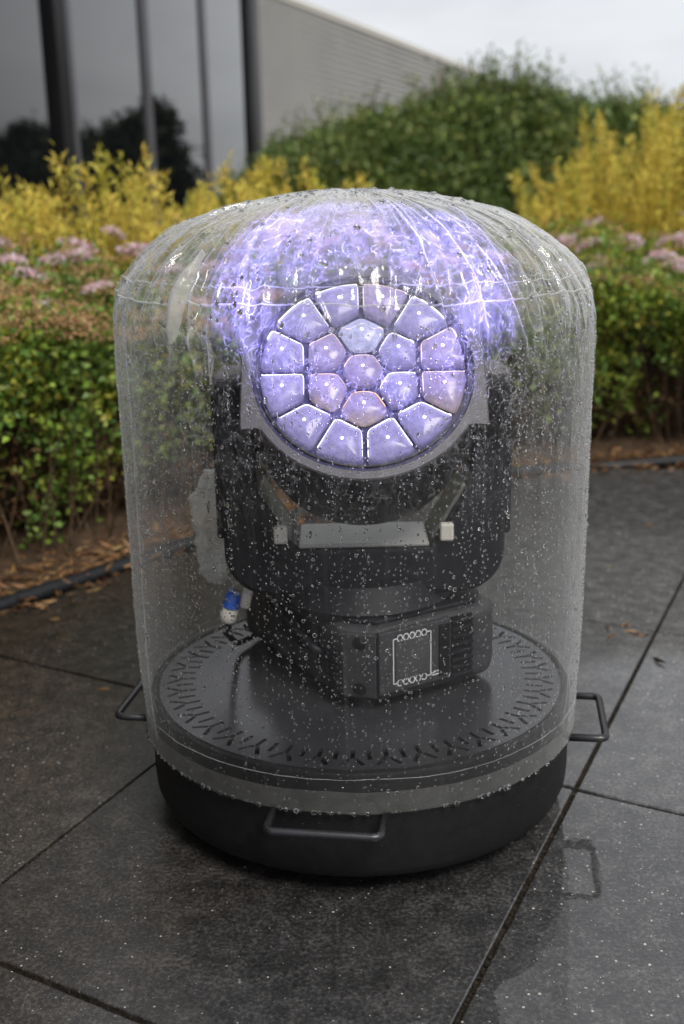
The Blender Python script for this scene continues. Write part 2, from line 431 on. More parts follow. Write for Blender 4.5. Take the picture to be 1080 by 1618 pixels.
def lensmat():
    m, nt, b = new_mat('lit lens')
    at = nd(nt, 'ShaderNodeVertexColor', layer_name='Col')
    nz_ = noise_tex(nt, 120, 6, .75)
    k = mathn(nt, 'MULTIPLY_ADD', mathn(nt, 'POWER', nz_, 1.6), 2.6, .18)
    mu = nd(nt, 'ShaderNodeVectorMath', operation='SCALE'); nt.links.new(at.outputs['Color'], mu.inputs[0]); nt.links.new(k, mu.inputs['Scale'])
    nt.links.new(mu.outputs[0], b.inputs['Emission Color']); b.inputs['Emission Strength'].default_value = 1.0
    b.inputs['Base Color'].default_value = (.10, .09, .2, 1); b.inputs['Roughness'].default_value = .22; b.inputs['Specular IOR Level'].default_value = .35
    return m
MAT['lens'] = lensmat()
def glow(name, c, s):
    m, nt, b = new_mat(name)
    b.inputs['Base Color'].default_value = (.3, .3, .35, 1)
    b.inputs['Emission Color'].default_value = (*c, 1); b.inputs['Emission Strength'].default_value = s
    return m
MAT['rim_white'] = glow('white rim light', (1, .97, 1), 1.2)
MAT['rim_pink'] = glow('pink rim light', (1, .74, .68), .7)
MAT['rim_amber'] = glow('amber rim light', (1, .62, .32), .7)
MAT['led'] = glow('white led', (1, .95, 1), 2.2)
MAT['face'] = plastic('blue black lens plate', (.014, .013, .085), .4, .3, 60, .1, .25)
MAT['water_sheet'] = MAT['water']

# ------------------------------------------------------------------ ground and paving
ground = pyd('ground', [(-400, -400, -.05), (400, -400, -.05), (400, 600, -.05), (-400, 600, -.05)], [(0, 1, 2, 3)], MAT['soil'])
tag(ground, 'wet brown earth stretching away under and behind the planting', kind='structure')

EDGE = np.array([(-2.6, -1.9), (-1.75, -.55), (-1.25, .25), (-.83, .85), (-.59, 1.17), (-.32, 1.46), (.0, 1.74), (.3, 1.95), (.58, 2.1), (.86, 2.2), (1.19, 2.19), (1.8, 2.15), (3.2, 2.3), (5, 2.6)])
def smooth_curve(P, n):
    t = np.zeros(len(P)); t[1:] = np.cumsum(np.linalg.norm(np.diff(P, axis=0), axis=1))
    tt = np.linspace(0, t[-1], n); out = np.stack([np.interp(tt, t, P[:, k]) for k in range(P.shape[1])], 1)
    for _ in range(6): out[1:-1] = (out[:-2] + 2 * out[1:-1] + out[2:]) / 4
    return out
EC = smooth_curve(EDGE, 120)

pavement = pyd('pavement', [(x, y, -.009) for x, y in EC] + [(5, -6, -.009), (-4, -6, -.009)], [tuple(range(len(EC) + 2))[::-1]], MAT['soil'])
tag(pavement, 'wet dark concrete slab pavement with mossy joints around the drum', kind='structure')
A = np.array([.8746, -.4848]); B = np.array([.4267, .9044]); O = np.array([.6537, .6283])
def clip_poly(poly, curve):
    """keep the part of a convex slab on the camera side of the edging (line test against the nearest edging segments)"""
    P = [tuple(p) for p in poly]
    c = np.mean(poly, 0)
    k = np.argsort(((curve - c) ** 2).sum(1))[:1][0]
    for kk in (max(1, k - 5), k, min(len(curve) - 2, k + 5)):
        a, t = curve[kk], curve[min(kk + 1, len(curve) - 1)] - curve[kk - 1]
        n = np.array([t[1], -t[0]]); n /= np.linalg.norm(n); a = a + n * .03
        out = []
        for i in range(len(P)):
            p, q = np.array(P[i]), np.array(P[(i + 1) % len(P)])
            dp, dq = (p - a) @ n, (q - a) @ n
            if dp >= 0: out.append(tuple(p))
            if dp * dq < 0: out.append(tuple(p + (q - p) * dp / (dp - dq)))
        P = out
        if len(P) < 3: return None
    return P
GAP = .0032
WA, LB = .672, .735
for ci in range(-4, 4):
    off = 0.0
    for ri in range(-5, 5):
        b0 = off + ri * LB; b1 = b0 + LB
        a0, a1 = ci * WA, (ci + 1) * WA
        quad = [O + (a0 + GAP) * A + (b0 + GAP) * B, O + (a1 - GAP) * A + (b0 + GAP) * B, O + (a1 - GAP) * A + (b1 - GAP) * B, O + (a0 + GAP) * A + (b1 - GAP) * B]
        c = np.mean(quad, 0)
        if c[1] < -2.6 or abs(c[0]) > 3.2 or c[1] > 3.3: continue
        P = clip_poly(quad, EC)
        if not P: continue
        area = .5 * abs(sum(P[i][0] * P[(i + 1) % len(P)][1] - P[(i + 1) % len(P)][0] * P[i][1] for i in range(len(P))))
        if area < .02: continue
        bm = bm_prism(P, -.04, 0, .0025, 2)
        tilt = random.uniform(-.0016, .0016), random.uniform(-.0016, .0016); dz = random.uniform(-.0015, .001)
        for v in bm.verts: v.co.z += dz + (v.co.x - c[0]) * tilt[0] + (v.co.y - c[1]) * tilt[1]
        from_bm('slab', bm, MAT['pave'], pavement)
# moss and grit in the joints, a strip just under slab level
tag(fast_mesh('joint_moss', *(lambda n: (lambda p, s: (np.concatenate([p + np.c_[s, 0 * s, 0 * s], p + np.c_[-.5 * s, .8 * s, 0 * s], p + np.c_[-.5 * s, -.8 * s, .4 * s]]), np.c_[np.arange(n), np.arange(n) + n, np.arange(n) + 2 * n]))(
    np.c_[(lambda ci, b, j: O[None] + ci[:, None] * WA * A[None] + b[:, None] * B[None] + j)(rng.integers(-2, 1, n), rng.uniform(-1.6, 1.4, n), rng.normal(0, .0018, (n, 2))), rng.uniform(-.008, -.001, n)],
    rng.uniform(.001, .003, n)))(9000), mat=MAT['litter'], parent=pavement, col=np.tile(np.array([[.028, .026, .017]]), (27000, 1)) * rng.uniform(.5, 1.6, (27000, 1))), kind='stuff')

# bed behind the edging: soil sheet rising a little
bn = 120
offs = np.array([.0, .12, .35, .8, 1.6, 3.5]); hz_ = np.array([-.005, .015, .03, .05, .06, .0])
T = np.gradient(EC, axis=0); NB = np.stack([-T[:, 1], T[:, 0]], 1); NB /= np.linalg.norm(NB, axis=1)[:, None]
V, F = [], []
for i in range(len(EC)):
    for k in range(len(offs)):
        p = EC[i] + NB[i] * offs[k]; V.append((p[0], p[1], hz_[k] + .012 * float(N1(p[0] * 9, p[1] * 9)) * (k > 0)))
m_ = len(offs)
for i in range(len(EC) - 1):
    for k in range(m_ - 1): F.append((i * m_ + k, (i + 1) * m_ + k, (i + 1) * m_ + k + 1, i * m_ + k + 1))
tag(pyd('flower_bed', V, F, MAT['soil'], None, True), 'brown soil bed under the hedge', kind='structure')

# black edging pipe
zz = .012 + .012 * N1(np.arange(len(EC)) * .35, 0.5)
rr = .019 + .0022 * np.cos(np.arange(len(EC)) * 2.1)
ed = tube('garden_edging', [(p[0], p[1], z) for p, z in zip(EC, zz)], rr, MAT['edge'], None, 10)
tag(ed, 'black flexible garden edging strip curving between the paving and the hedge bed', 'garden edging')

# ------------------------------------------------------------------ foliage tools
def leaves(name, P, D, L, W, colr, mat, parent, fold=.25):
    """folded rhombus leaves: P base, D direction, L length, W width"""
    n = len(P); D = D / (np.linalg.norm(D, axis=1)[:, None] + 1e-9)
    R = rng.normal(size=(n, 3)); S = np.cross(D, R); S /= np.linalg.norm(S, axis=1)[:, None] + 1e-9; U = np.cross(S, D)
    L = np.broadcast_to(L, (n,))[:, None]; W = np.broadcast_to(W, (n,))[:, None]
    v0 = P; v2 = P + D * L + U * L * -.08
    v1 = P + D * L * .45 + S * W * .5 + U * W * fold; v3 = P + D * L * .45 - S * W * .5 + U * W * fold
    V = np.stack([v0, v1, v2, v3], 1).reshape(-1, 3)
    k = np.arange(n) * 4
    F = np.concatenate([np.stack([k, k + 1, k + 2], 1), np.stack([k, k + 2, k + 3], 1)])
    return fast_mesh(name, V, F, mat, parent, False, np.repeat(colr, 4, 0))

def vary(c, n, v=.25, hue=.12):
    c = np.array(c)[None] * rng.uniform(1 - v, 1 + v, (n, 1)) * rng.uniform(1 - hue, 1 + hue, (n, 3)); return np.clip(c, 0, .9)
def pick(cols, w, n, v=.25, hue=.1):
    i = rng.choice(len(cols), n, p=np.array(w) / sum(w)); return np.clip(np.array(cols)[i] * rng.uniform(1 - v, 1 + v, (n, 1)) * rng.uniform(1 - hue, 1 + hue, (n, 3)), 0, .9)

def twigs(name, starts, dirs, lens, rad, mat, parent, bend=.25):
    Vs, Fs, o = [], [], 0
    for s, d, l in zip(starts, dirs, lens):
        d = d / np.linalg.norm(d); t = np.linspace(0, 1, 5)[:, None]
        w = rng.normal(0, bend, 3) * l; p = s + d * l * t + w * (t * t) * .5
        v, f = tube_arrays(p, rad * (1 - .7 * t[:, 0]), 4); Vs.append(v); Fs.append(f + o); o += len(v)
    return fast_mesh(name, np.concatenate(Vs), np.concatenate(Fs), mat, parent, True)

# ------------------------------------------------------------------ the low flowering hedge
HC = EC + NB * .16                      # front foot of the hedge
def hedge(name, i0, i1, label, nleaf, nflower, brown, ft):
    root = empty(name, (float(HC[(i0 + i1) // 2][0]), float(HC[(i0 + i1) // 2][1]), 0)); tag(root, label, 'hedge', 'low hedges along the bed')
    seg = HC[i0:i1 + 1]; nb = NB[i0:i1 + 1]
    def at(t, dep):
        k = t * (len(seg) - 1); a = np.floor(k).astype(int).clip(0, len(seg) - 2); f = (k - a)[:, None]
        return (seg[a] * (1 - f) + seg[a + 1] * f) + (nb[a] * (1 - f) + nb[a + 1] * f) * dep[:, None], nb[a]
    def hull(n, top):
        t = rng.random(n)
        q = rng.random(n)                       # 0 foot of the front face .. 1 back of the top
        if top: q = rng.uniform(.45, 1.0, n)
        zf = np.minimum(q / .62, 1); topf = np.clip((q - .62) / .38, 0, 1)
        H = .575 + .07 * N1(t * len(seg) * .5, 3.3)
        z = .07 + (H - .07) * np.sin(zf * PI / 2) ** 1.0 + .20 * topf
        dep = .16 - .16 * np.sin(zf * PI * .62) + topf * .75
        return t, dep, z, q
    # clumps
    nc = nleaf // 26
    t, dep, z, q = hull(nc, False)
    lump = .10 * N2(t * len(seg) * 1.3, z * 7, 2.2)
    dep = dep - lump + .02
    keep = rng.random(nc) < np.clip(sstep(.16, .50, z + .13 * N1(t * len(seg) * .8, z * 4, 7.7)) + .15, 0, 1)
    t, dep, z = t[keep], dep[keep], z[keep]; nc = len(t)
    C, nbk = at(t, dep); C = np.c_[C, z + rng.normal(0, .012, nc)]
    m = 26
    sz = rng.uniform(.018, .04, nc)
    P = np.repeat(C, m, 0) + rng.normal(size=(nc * m, 3)) * np.repeat(sz, m)[:, None]
    out = np.c_[-np.repeat(nbk, m, 0), np.full(nc * m, .5)]
    D = out * .8 + rng.normal(size=(nc * m, 3)) * .8
    hue = np.repeat(rng.random(nc), m)
    col = np.where(hue[:, None] < .5, vary((.25, .34, .055), nc * m, .35), np.where(hue[:, None] < .82, vary((.15, .25, .055), nc * m, .35), vary((.38, .38, .055), nc * m, .3)))
    L = rng.uniform(.016, .032, nc * m)
    f = leaves('foliage', P, D, L, L * .62, col, MAT['leaf'], root); f['kind'] = 'stuff'
    # dead leaves and dry heads caught inside
    n = int(nleaf * .35); t, dep, z, q = hull(n, False); z = z * rng.uniform(.25, 1, n)
    C, nbk = at(t, dep + rng.uniform(.05, .22, n)); P = np.c_[C, z]
    f = leaves('dead_foliage', P, rng.normal(size=(n, 3)), rng.uniform(.012, .03, n), .012, pick([(.10, .05, .022), (.06, .032, .016), (.16, .085, .035)], [4, 4, 2], n), MAT['litter'], root); f['kind'] = 'stuff'
    # twigs
    n = 260; t = rng.random(n); C, nbk = at(t, rng.uniform(.02, .3, n)); S = np.c_[C, np.full(n, .02)]
    d = np.c_[-nbk * rng.uniform(-.3, .5, (n, 1)), np.ones(n)] + rng.normal(0, .25, (n, 3))
    tw = twigs('twigs', S, d, rng.uniform(.2, .55, n), .0035, MAT['twig'], root); tw['kind'] = 'stuff'
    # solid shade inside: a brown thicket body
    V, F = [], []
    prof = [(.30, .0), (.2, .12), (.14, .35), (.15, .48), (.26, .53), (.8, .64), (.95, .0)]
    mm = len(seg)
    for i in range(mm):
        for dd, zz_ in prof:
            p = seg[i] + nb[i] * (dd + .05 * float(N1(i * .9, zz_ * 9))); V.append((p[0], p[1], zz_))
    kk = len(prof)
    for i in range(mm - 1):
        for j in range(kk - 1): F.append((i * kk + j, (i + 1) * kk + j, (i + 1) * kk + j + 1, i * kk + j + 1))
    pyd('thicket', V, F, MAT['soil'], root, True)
    # dry brown flower heads over the crown
    nh = brown; t, dep, z, q = hull(nh, True); C, nbk = at(t, dep - .02); m = 34
    H = np.c_[C, z + .045]
    P = np.repeat(H, m, 0) + rng.normal(size=(nh * m, 3)) * np.array([.026, .026, .007])
    D = rng.normal(size=(nh * m, 3)) + np.array([0, 0, .8])
    f = leaves('dry_flower_heads', P, D, rng.uniform(.006, .014, nh * m), .007, pick([(.42, .25, .12), (.52, .35, .18), (.30, .17, .08)], [4, 3, 2], nh * m), MAT['litter'], root); f['kind'] = 'stuff'
    # pink heads, one by one
    protos = []
    for v in range(3):
        n = 190; r = np.sqrt(rng.random(n)) * .042; a = rng.random(n) * 2 * PI
        lob = 1 + .25 * np.cos(3 * a + v)
        P = np.c_[r * lob * np.cos(a), r * lob * np.sin(a), .016 * (1 - (r / .045) ** 2) + rng.normal(0, .004, n)]
        D = np.c_[rng.normal(0, .6, (n, 2)), np.abs(rng.normal(.5, .4, n))]
        protos.append((P, D, pick([(.76, .52, .60), (.84, .74, .76), (.68, .42, .50), (.66, .50, .40)], [4, 4, 2, 1.2], n, .12, .05)))
    meshes = []
    tt = (np.arange(nflower) + rng.uniform(.1, .9, nflower)) / nflower
    tt = ft[0] + (ft[1] - ft[0]) * tt; dd = rng.uniform(.12, .85, nflower)
    C, nbk = at(tt, dd)
    for k in range(nflower):
        if k < 3:
            P, D, cc = protos[k]; n = len(P)
            o = leaves('flower_head', P, D, rng.uniform(.007, .013, n), .009, cc, MAT['petal'], root); meshes.append(o.data)
        else:
            o = bpy.data.objects.new('flower_head', meshes[k % 3]); COL.objects.link(o); o.parent = root
        o.matrix_parent_inverse = Matrix.Identity(4)
        s = random.uniform(.8, 1.35)
        o.location = Vector((C[k][0], C[k][1], .60 + .24 * dd[k] + random.uniform(-.03, .05))) - Vector(root.location)
        o.rotation_euler = (random.uniform(.1, .5), random.uniform(-.3, .3), random.uniform(0, 6)); o.scale = (s, s, s)
    return root
mid = int(np.argmin(((EC - np.array([.02, 1.76])) ** 2).sum(1)))
hedge('flowering_hedge', 12, mid, 'low green hedge with brown dry heads beside the paving at left of the clear cover', 62000, 40, 800, (.5, 1))
right_end = int(np.argmin(((EC - np.array([2.9, 2.28])) ** 2).sum(1)))
hedge('flowering_hedge', mid, right_end, 'low green hedge topped with pink flowers at right behind the clear cover', 52000, 56, 420, (.1, .7))

# litter along the edging
n = 9000
k = rng.integers(8, 112, n); dep = rng.normal(.07, .085, n); k0 = EC[k] + rng.normal(0, .02, (n, 2))
P = np.c_[k0 + NB[k] * dep[:, None], np.where(dep > 0, .012 + .02 * dep, .004) + rng.uniform(0, .012, n)]
lp = np.array([.60, .65]) + rng.normal(0, .06, (12, 2)); lp = np.concatenate([lp, np.c_[rng.uniform(.3, 1.1, 10), rng.uniform(.3, 2.0, 10)], np.c_[rng.uniform(-.75, -.45, 5), rng.uniform(.3, .9, 5)]])
P[:len(lp)] = np.c_[lp, np.full(len(lp), .003)]; dep[:len(lp)] = 0
keep = dep > -.085 + .05 * N1(k * .4, 9.1); P = P[keep]; n = len(P)
D = np.c_[rng.normal(size=(n, 2)), rng.normal(0, .22, n)]
Lr = rng.uniform(.012, .05, n)
tag(leaves('leaf_litter', P, D, Lr, np.clip(Lr * .22, .003, .009), pick([(.22, .11, .045), (.14, .07, .03), (.30, .18, .08), (.07, .04, .02)], [4, 4, 2, 2], n), MAT['litter'], None),
    'fallen brown leaves and dry grass scattered along the black edging', 'leaf litter', kind='stuff')

# ------------------------------------------------------------------ golden shrubs: feathery upright plumes
def golden(x, y, w, h, nplume, label, lean=0, z0=.1):
    root = empty('golden_shrub', (x, y, 0)); tag(root, label, 'shrub', 'golden shrubs behind the hedge')
    Ps, Ds, Ls, Cs, S, SD, SL = [], [], [], [], [], [], []
    for i in range(nplume):
        a = rng.random() * 2 * PI; r = math.sqrt(rng.random())
        ox, oy = r * math.cos(a), r * math.sin(a)
        b = np.array([x + ox * w * .55, y + oy * w * .42, z0 + rng.uniform(.0, .3) * h])
        top = h * (1 - .55 * r * r) * rng.uniform(.62, 1.05)
        d = np.array([ox * .55 + lean + rng.normal(0, .16), oy * .4 + rng.normal(0, .16), 1.0]); d /= np.linalg.norm(d)
        l = max(.2, top - b[2]); S.append(b); SD.append(d); SL.append(l)
        m = int(150 * l / .5)
        t = rng.random(m) ** .8
        rad = .030 * (1 - t * .65) * (.5 + .5 * l)
        bend = np.array([d[0], d[1], 0]) * .22 * l
        p = b + d * l * t[:, None] + bend * (t * t)[:, None] + rng.normal(size=(m, 3)) * rad[:, None]
        Ps.append(p); Ds.append(d * .9 + rng.normal(size=(m, 3)) * .6); Ls.append(rng.uniform(.018, .042, m))
        base = np.array((.80, .63, .13)) if rng.random() < .75 else np.array((.60, .55, .10))
        g = (t < .3)[:, None] * .35
        Cs.append(np.clip((base * (1 - g) + np.array((.24, .30, .05)) * g) * rng.uniform(.7, 1.2, (m, 1)), 0, .8))
    P = np.concatenate(Ps); L = np.concatenate(Ls)
    f = leaves('foliage', P, np.concatenate(Ds), L, L * .26, np.concatenate(Cs), MAT['needle'], root); f['kind'] = 'stuff'
    tw = twigs('stems', np.array(S), np.array(SD), np.array(SL) * .8, .006, MAT['twig'], root, .05); tw['kind'] = 'stuff'
    return root
golden(-.86, 2.45, .50, 1.15, 380, 'tall golden feathery shrub behind the left hedge, in front of the dark windows', .0)
golden(-.60, 2.7, .62, 1.0, 300, 'lower golden shrub between the tall left one and the cover', .06)
golden(-.22, 3.0, .72, 1.1, 340, 'low golden shrub behind the top of the clear cover, left of the green bush', .05)
golden(1.66, 4.1, 1.25, 1.46, 820, 'tall golden feathery shrub behind the pink flowers at the right edge', .22)
golden(1.12, 3.7, .45, .90, 130, 'small golden shrub tuft at the foot of the green bush, right of the cover', -.05)

# ------------------------------------------------------------------ green bushes and far trees
def bush(name, label, cat, lobes, nclump, per, leafL, cols, weights, trunk=None, core=True, size=.16, sprigs=0):
    cx = np.mean([l[0] for l in lobes]); cyy = np.mean([l[1] for l in lobes])
    root = empty(name, (float(cx), float(cyy), 0)); tag(root, label, cat, 'dark trees in a far row' if cat == 'tree' else 'green bushes behind the golden shrubs')
    Lb = np.array(lobes, float)                # x y z rx ry rz
    area = Lb[:, 3] * Lb[:, 5] + Lb[:, 3] * Lb[:, 4]
    idx = rng.choice(len(Lb), nclump * 2, p=area / area.sum())
    d = rng.normal(size=(nclump * 2, 3)); d /= np.linalg.norm(d, axis=1)[:, None]
    d[:, 1] = np.where(rng.random(len(d)) < .6, -np.abs(d[:, 1]), d[:, 1])
    C = Lb[idx, :3] + d * Lb[idx, 3:] * (1 + .13 * N1(d[:, 0] * 4 + idx, d[:, 1] * 4, d[:, 2] * 4)[:, None])
    inside = np.zeros(len(C), bool)
    for j, l in enumerate(Lb):
        q = (((C - l[:3]) / l[3:]) ** 2).sum(1) < .72; inside |= q & (idx != j)
    ok = ~inside & (C[:, 2] > .05); C, d = C[ok][:nclump], d[ok][:nclump]; n = len(C)
    s = rng.uniform(.5, 1.2, n) * size
    P = np.repeat(C, per, 0) + rng.normal(size=(n * per, 3)) * np.repeat(s, per)[:, None] * np.array([.6, .6, .42])
    D = np.repeat(d, per, 0) * .6 + rng.normal(size=(n * per, 3)) * .75 + np.array([0, 0, .15])
    ci = np.repeat(rng.choice(len(cols), n, p=np.array(weights) / sum(weights)), per)
    col = np.clip(np.array(cols)[ci] * rng.uniform(.65, 1.35, (n * per, 1)) * rng.uniform(.9, 1.1, (n * per, 3)), 0, .8)
    L = rng.uniform(.7, 1.3, n * per) * leafL
    f = leaves('crown', P, D, L, L * .42, col, MAT['leaf'], root); f['kind'] = 'stuff'
    if core:
        Vs, Fs, o = [], [], 0
        for l in Lb:
            bm = bmesh.new(); bmesh.ops.create_icosphere(bm, subdivisions=3, radius=1)
            v = np.array([tuple(q.co) for q in bm.verts]); fc = np.array([[q.index for q in f_.verts] for f_ in bm.faces]); bm.free()
            v = v * (1 + .12 * N2(v[:, 0] * 3 + l[0], v[:, 1] * 3, v[:, 2] * 3)[:, None]) * l[3:] * .8 + l[:3]
            Vs.append(v); Fs.append(fc + o); o += len(v)
        fast_mesh('branch_mass', np.concatenate(Vs), np.concatenate(Fs), MAT['bark'], root, True)
    if trunk:
        for tx, ty, tz, tr in trunk:
            tube('trunk', [(tx, ty, -.05), (tx + .03, ty, tz * .5), (tx - .02, ty + .05, tz)], [tr, tr * .8, tr * .5], MAT['bark'], root, 8)
    if sprigs:
        top = C[np.argsort(-C[:, 2] + rng.normal(0, .12, n))[:sprigs]]
        tw = twigs('sprigs', top, np.c_[rng.normal(0, .3, (sprigs, 2)), np.ones(sprigs)], rng.uniform(.15, .4, sprigs), .008, MAT['twig'], root); tw['kind'] = 'stuff'
        m = 16; t = rng.random((sprigs, m, 1)); P = (top[:, None] + np.array([0, 0, 1]) * t * .32 + rng.normal(0, .05, (sprigs, m, 3))).reshape(-1, 3)
        f = leaves('sprig_leaves', P, rng.normal(size=(len(P), 3)) + np.array([0, 0, .7]), leafL * .9, leafL * .35, pick(cols, weights, len(P)), MAT['leaf'], root); f['kind'] = 'stuff'
    return root
GC, GW = [(.14, .20, .055), (.105, .165, .05), (.21, .27, .075), (.30, .34, .10), (.07, .105, .035)], [4, 4, 3, 1.5, 2]
bush('green_bush', 'broad dark green bush standing behind the cover, top against the pale sky', 'bush',
     [(.75, 8.3, .6, 1.1, .9, .90), (.25, 8.2, .62, .95, .8, .78), (1.0, 8.6, 1.0, .75, .7, .72), (1.5, 8.4, .80, .85, .8, .98), (.45, 8.4, 1.02, .6, .6, .58), (1.9, 8.6, 1.02, .5, .5, .6)], 2600, 44, .062, GC, GW, trunk=[(.8, 8.4, .9, .06)], size=.17, sprigs=70)
bush('green_bush', 'low green bush sloping down towards the grey cladding, left of the broad one', 'bush',
     [(-.45, 8.4, .52, .75, .7, .64), (-.75, 8.8, .35, .6, .6, .40), (-.1, 8.8, .72, .7, .6, .76)], 1000, 40, .06, GC, GW, trunk=[(-.4, 8.5, .5, .04)], size=.15, sprigs=26)
bush('green_bush', 'dense green bush at the right edge behind the golden shrub', 'bush',
     [(2.6, 8.2, .6, 1.0, .8, .95), (3.5, 8.6, .7, 1.0, .9, .9), (2.4, 8.6, 1.05, .6, .6, .6), (3.1, 8.5, 1.05, .6, .6, .5), (4.3, 8.8, .7, .9, .9, .95)], 1800, 40, .062, GC, GW, trunk=[(2.9, 8.4, .9, .06)], size=.17, sprigs=46)
# far trees whose reflection fills the lower half of the windows
for k, (x, y, h, w, lab) in enumerate([(5.0, 30, 3.7, 1.3, 'slim dark tree far beyond the bushes, mirrored in the third window'), (7.4, 31, 3.1, 1.8, 'round dark tree far beyond the bushes, mirrored in the second window'),
                                     (9.8, 31.5, 3.4, 1.9, 'broad dark tree far beyond the bushes, mirrored in the leftmost window'), (12.6, 31, 3.3, 2.0, 'wide dark tree at the end of the far row, beyond the right edge')]):
    bush('tree', lab, 'tree', [(x, y, h * .45, w, w, h * .42), (x + .5 * w, y, h * .35, w * .8, w, h * .33), (x - .35 * w, y, h * .72, w * .45, w * .5, h * .27), (x - w * .8, y, h * .25, w * .6, w * .6, h * .25)],
         420, 26, .24, [(.03, .045, .015), (.045, .06, .02)], [1, 1], trunk=[(x, y, h * .5, .12)], size=.36)

# ------------------------------------------------------------------ building with dark glazing and grey corrugated hall
def wallpt(p, z): return (p[0], p[1], z)
W0 = np.array([-2.13, 7.38]); WD = np.array([.105, .9945]); WN = np.array([.9945, -.105])   # facade line, direction, outward normal
W0 = np.array([-.237 * 10.618 - .022, 9.0]); STEP = 3.19
office = empty('office_building', (float(W0[0]), float(W0[1]), 0)); tag(office, 'dark glazed office facade with black posts behind the left golden shrub', 'building')
def fbox(name, s0, s1, z0, z1, d0, d1, mat, par, bev=0):
    """box on the facade: s along, d out from the glass"""
    poly = [tuple(W0 + WD * s + WN * d) for s, d in ((s0, d0), (s1, d0), (s1, d1), (s0, d1))]
    return from_bm(name, bm_prism(poly, z0, z1, bev, 1), mat, par)
SILL = .88; TOP = 4.55
stops = [-3.5, .1, 3.19, 6.38, 9.9]
for a, b in zip(stops[:-1], stops[1:]):
    fbox('window_pane', a + .03, b - .03, SILL, TOP, -.03, 0, MAT['pane'], office)
    fbox('lower_panel', a + .03, b - .03, .0, SILL - .22, -.05, -.01, MAT['post'], office)
fbox('post', -.02, .28, 0, TOP + .3, .0, .07, MAT['post'], office)
fbox('mullion', .29, .48, 0, TOP, .0, .05, MAT['frame'], office)
fbox('mullion', 3.07, 3.31, 0, TOP, .0, .035, MAT['frame'], office)
fbox('mullion', 6.23, 6.53, 0, TOP, .0, .03, MAT['frame'], office)
fbox('post', 9.75, 10.4, 0, TOP + .3, .0, .06, MAT['post'], office)
fbox('corner_trim', 10.41, 11.0, 0, 4.6, -.02, .05, MAT['frame'], office)
fbox('sill', -3.4, -.03, SILL - .22, SILL, .0, .06, MAT['frame'], office)
fbox('sill', .49, 9.7, SILL - .22, SILL, .0, .025, MAT['frame'], office)
fbox('wall', -14, -3.52, 0, TOP, -.3, .02, MAT['post'], office)
fbox('fascia', -14, 10.65, TOP + .31, TOP + .7, -.3, .09, MAT['post'], office)

hall = empty('warehouse', (-1.98, 27.0, 0)); tag(hall, 'grey corrugated warehouse wall with sloping roof line above the green bush', 'building')
H0 = np.array((-1.98, 27.0)); HD = np.array([5.95, 14.6]); HD /= np.linalg.norm(HD); HN = np.array([HD[1], -HD[0]])
prof = []
z = 0.0
while z < 5.96:
    prof += [(z, 0), (z + .08, 0), (z + .10, .075), (z + .15, .075)]; z += .17
V, F = [], []
cols_ = [-.05] + list(np.linspace(1.5, 22, 14)); ROOFZ = 6.0
for s in cols_:
    for zz_, dd in prof:
        p = H0 + HD * s + HN * dd; V.append((p[0], p[1], min(zz_, ROOFZ)))
npf = len(prof)
for i in range(len(cols_) - 1):
    for k in range(npf - 1): F.append((i * npf + k, (i + 1) * npf + k, (i + 1) * npf + k + 1, i * npf + k + 1))
pyd('cladding', V, F, MAT['clad'], hall)
def hbox(name, s0, s1, z0, z1, d0, d1, mat):
    poly = [tuple(H0 + HD * s + HN * d) for s, d in ((s0, d0), (s1, d0), (s1, d1), (s0, d1))]
    return from_bm(name, bm_prism(poly, z0, z1, 0), mat, hall)
hbox('roof_trim', -.05, 22, ROOFZ + .01, ROOFZ + .16, -.3, .09, MAT['white'])
hbox('wall', -.05, 22, 0, ROOFZ - .02, -.3, -.02, MAT['frame'])

# ------------------------------------------------------------------ the drum
PZ = .192; RD = .325
drum = empty('drum_base', (0, 0, 0)); tag(drum, 'round black drum with bar handles carrying the lamp under the clear cover', 'drum')
lathe('drum_body', [(0, .022), (.285, .022), (.303, .026), (.318, .036), (.3235, .050), (.325, .068), (.325, PZ - .006), (.3225, PZ - .001), (.317, PZ), (.312, PZ - .003), (.312, PZ - .02), (0, PZ - .02)], MAT['drum'], drum, 160)
# slotted deck
bm = bmesh.new()
def bm_cyl(bm, r, z0, z1, n=160):
    lo = [bm.verts.new((r * math.cos(2 * PI * i / n), r * math.sin(2 * PI * i / n), z0)) for i in range(n)]
    hi = [bm.verts.new((v.co.x, v.co.y, z1)) for v in lo]
    bm.faces.new(lo[::-1]); bm.faces.new(hi)
    for i in range(n): bm.faces.new((lo[i], lo[(i + 1) % n], hi[(i + 1) % n], hi[i]))
bm_cyl(bm, .3115, PZ - .006, PZ - .001)
deck = from_bm('slotted_deck', bm, MAT['plate'], drum)
cut = bmesh.new()
def capsule(bm, p, q, w):
    p, q = Vector(p), Vector(q); d = (q - p).normalized(); s = Vector((-d.y, d.x)) * w / 2
    poly = [p + s, p - s, q - s, q + s]
    lo = [bm.verts.new((v.x, v.y, PZ - .03)) for v in poly]; hi = [bm.verts.new((v.x, v.y, PZ + .02)) for v in poly]
    bm.faces.new(lo[::-1]); bm.faces.new(hi)
    for i in range(4): bm.faces.new((lo[i], lo[(i + 1) % 4], hi[(i + 1) % 4], hi[i]))
def pol(r, a): return (r * math.cos(a), r * math.sin(a))
NY = 38
for k in range(NY):
    a = 2 * PI * k / NY + .03
    capsule(cut, pol(.257, a), pol(.281, a), .0062)
    for sgn in (-1, 1): capsule(cut, pol(.2815, a + sgn * .012), pol(.3005, a + sgn * .052), .0062)
    a2 = a + PI / NY
    capsule(cut, pol(.260, a2), pol(.285, a2), .0062)
bmesh.ops.recalc_face_normals(cut, faces=cut.faces)
cme = bpy.data.meshes.new('cutter'); cut.to_mesh(cme); cut.free()
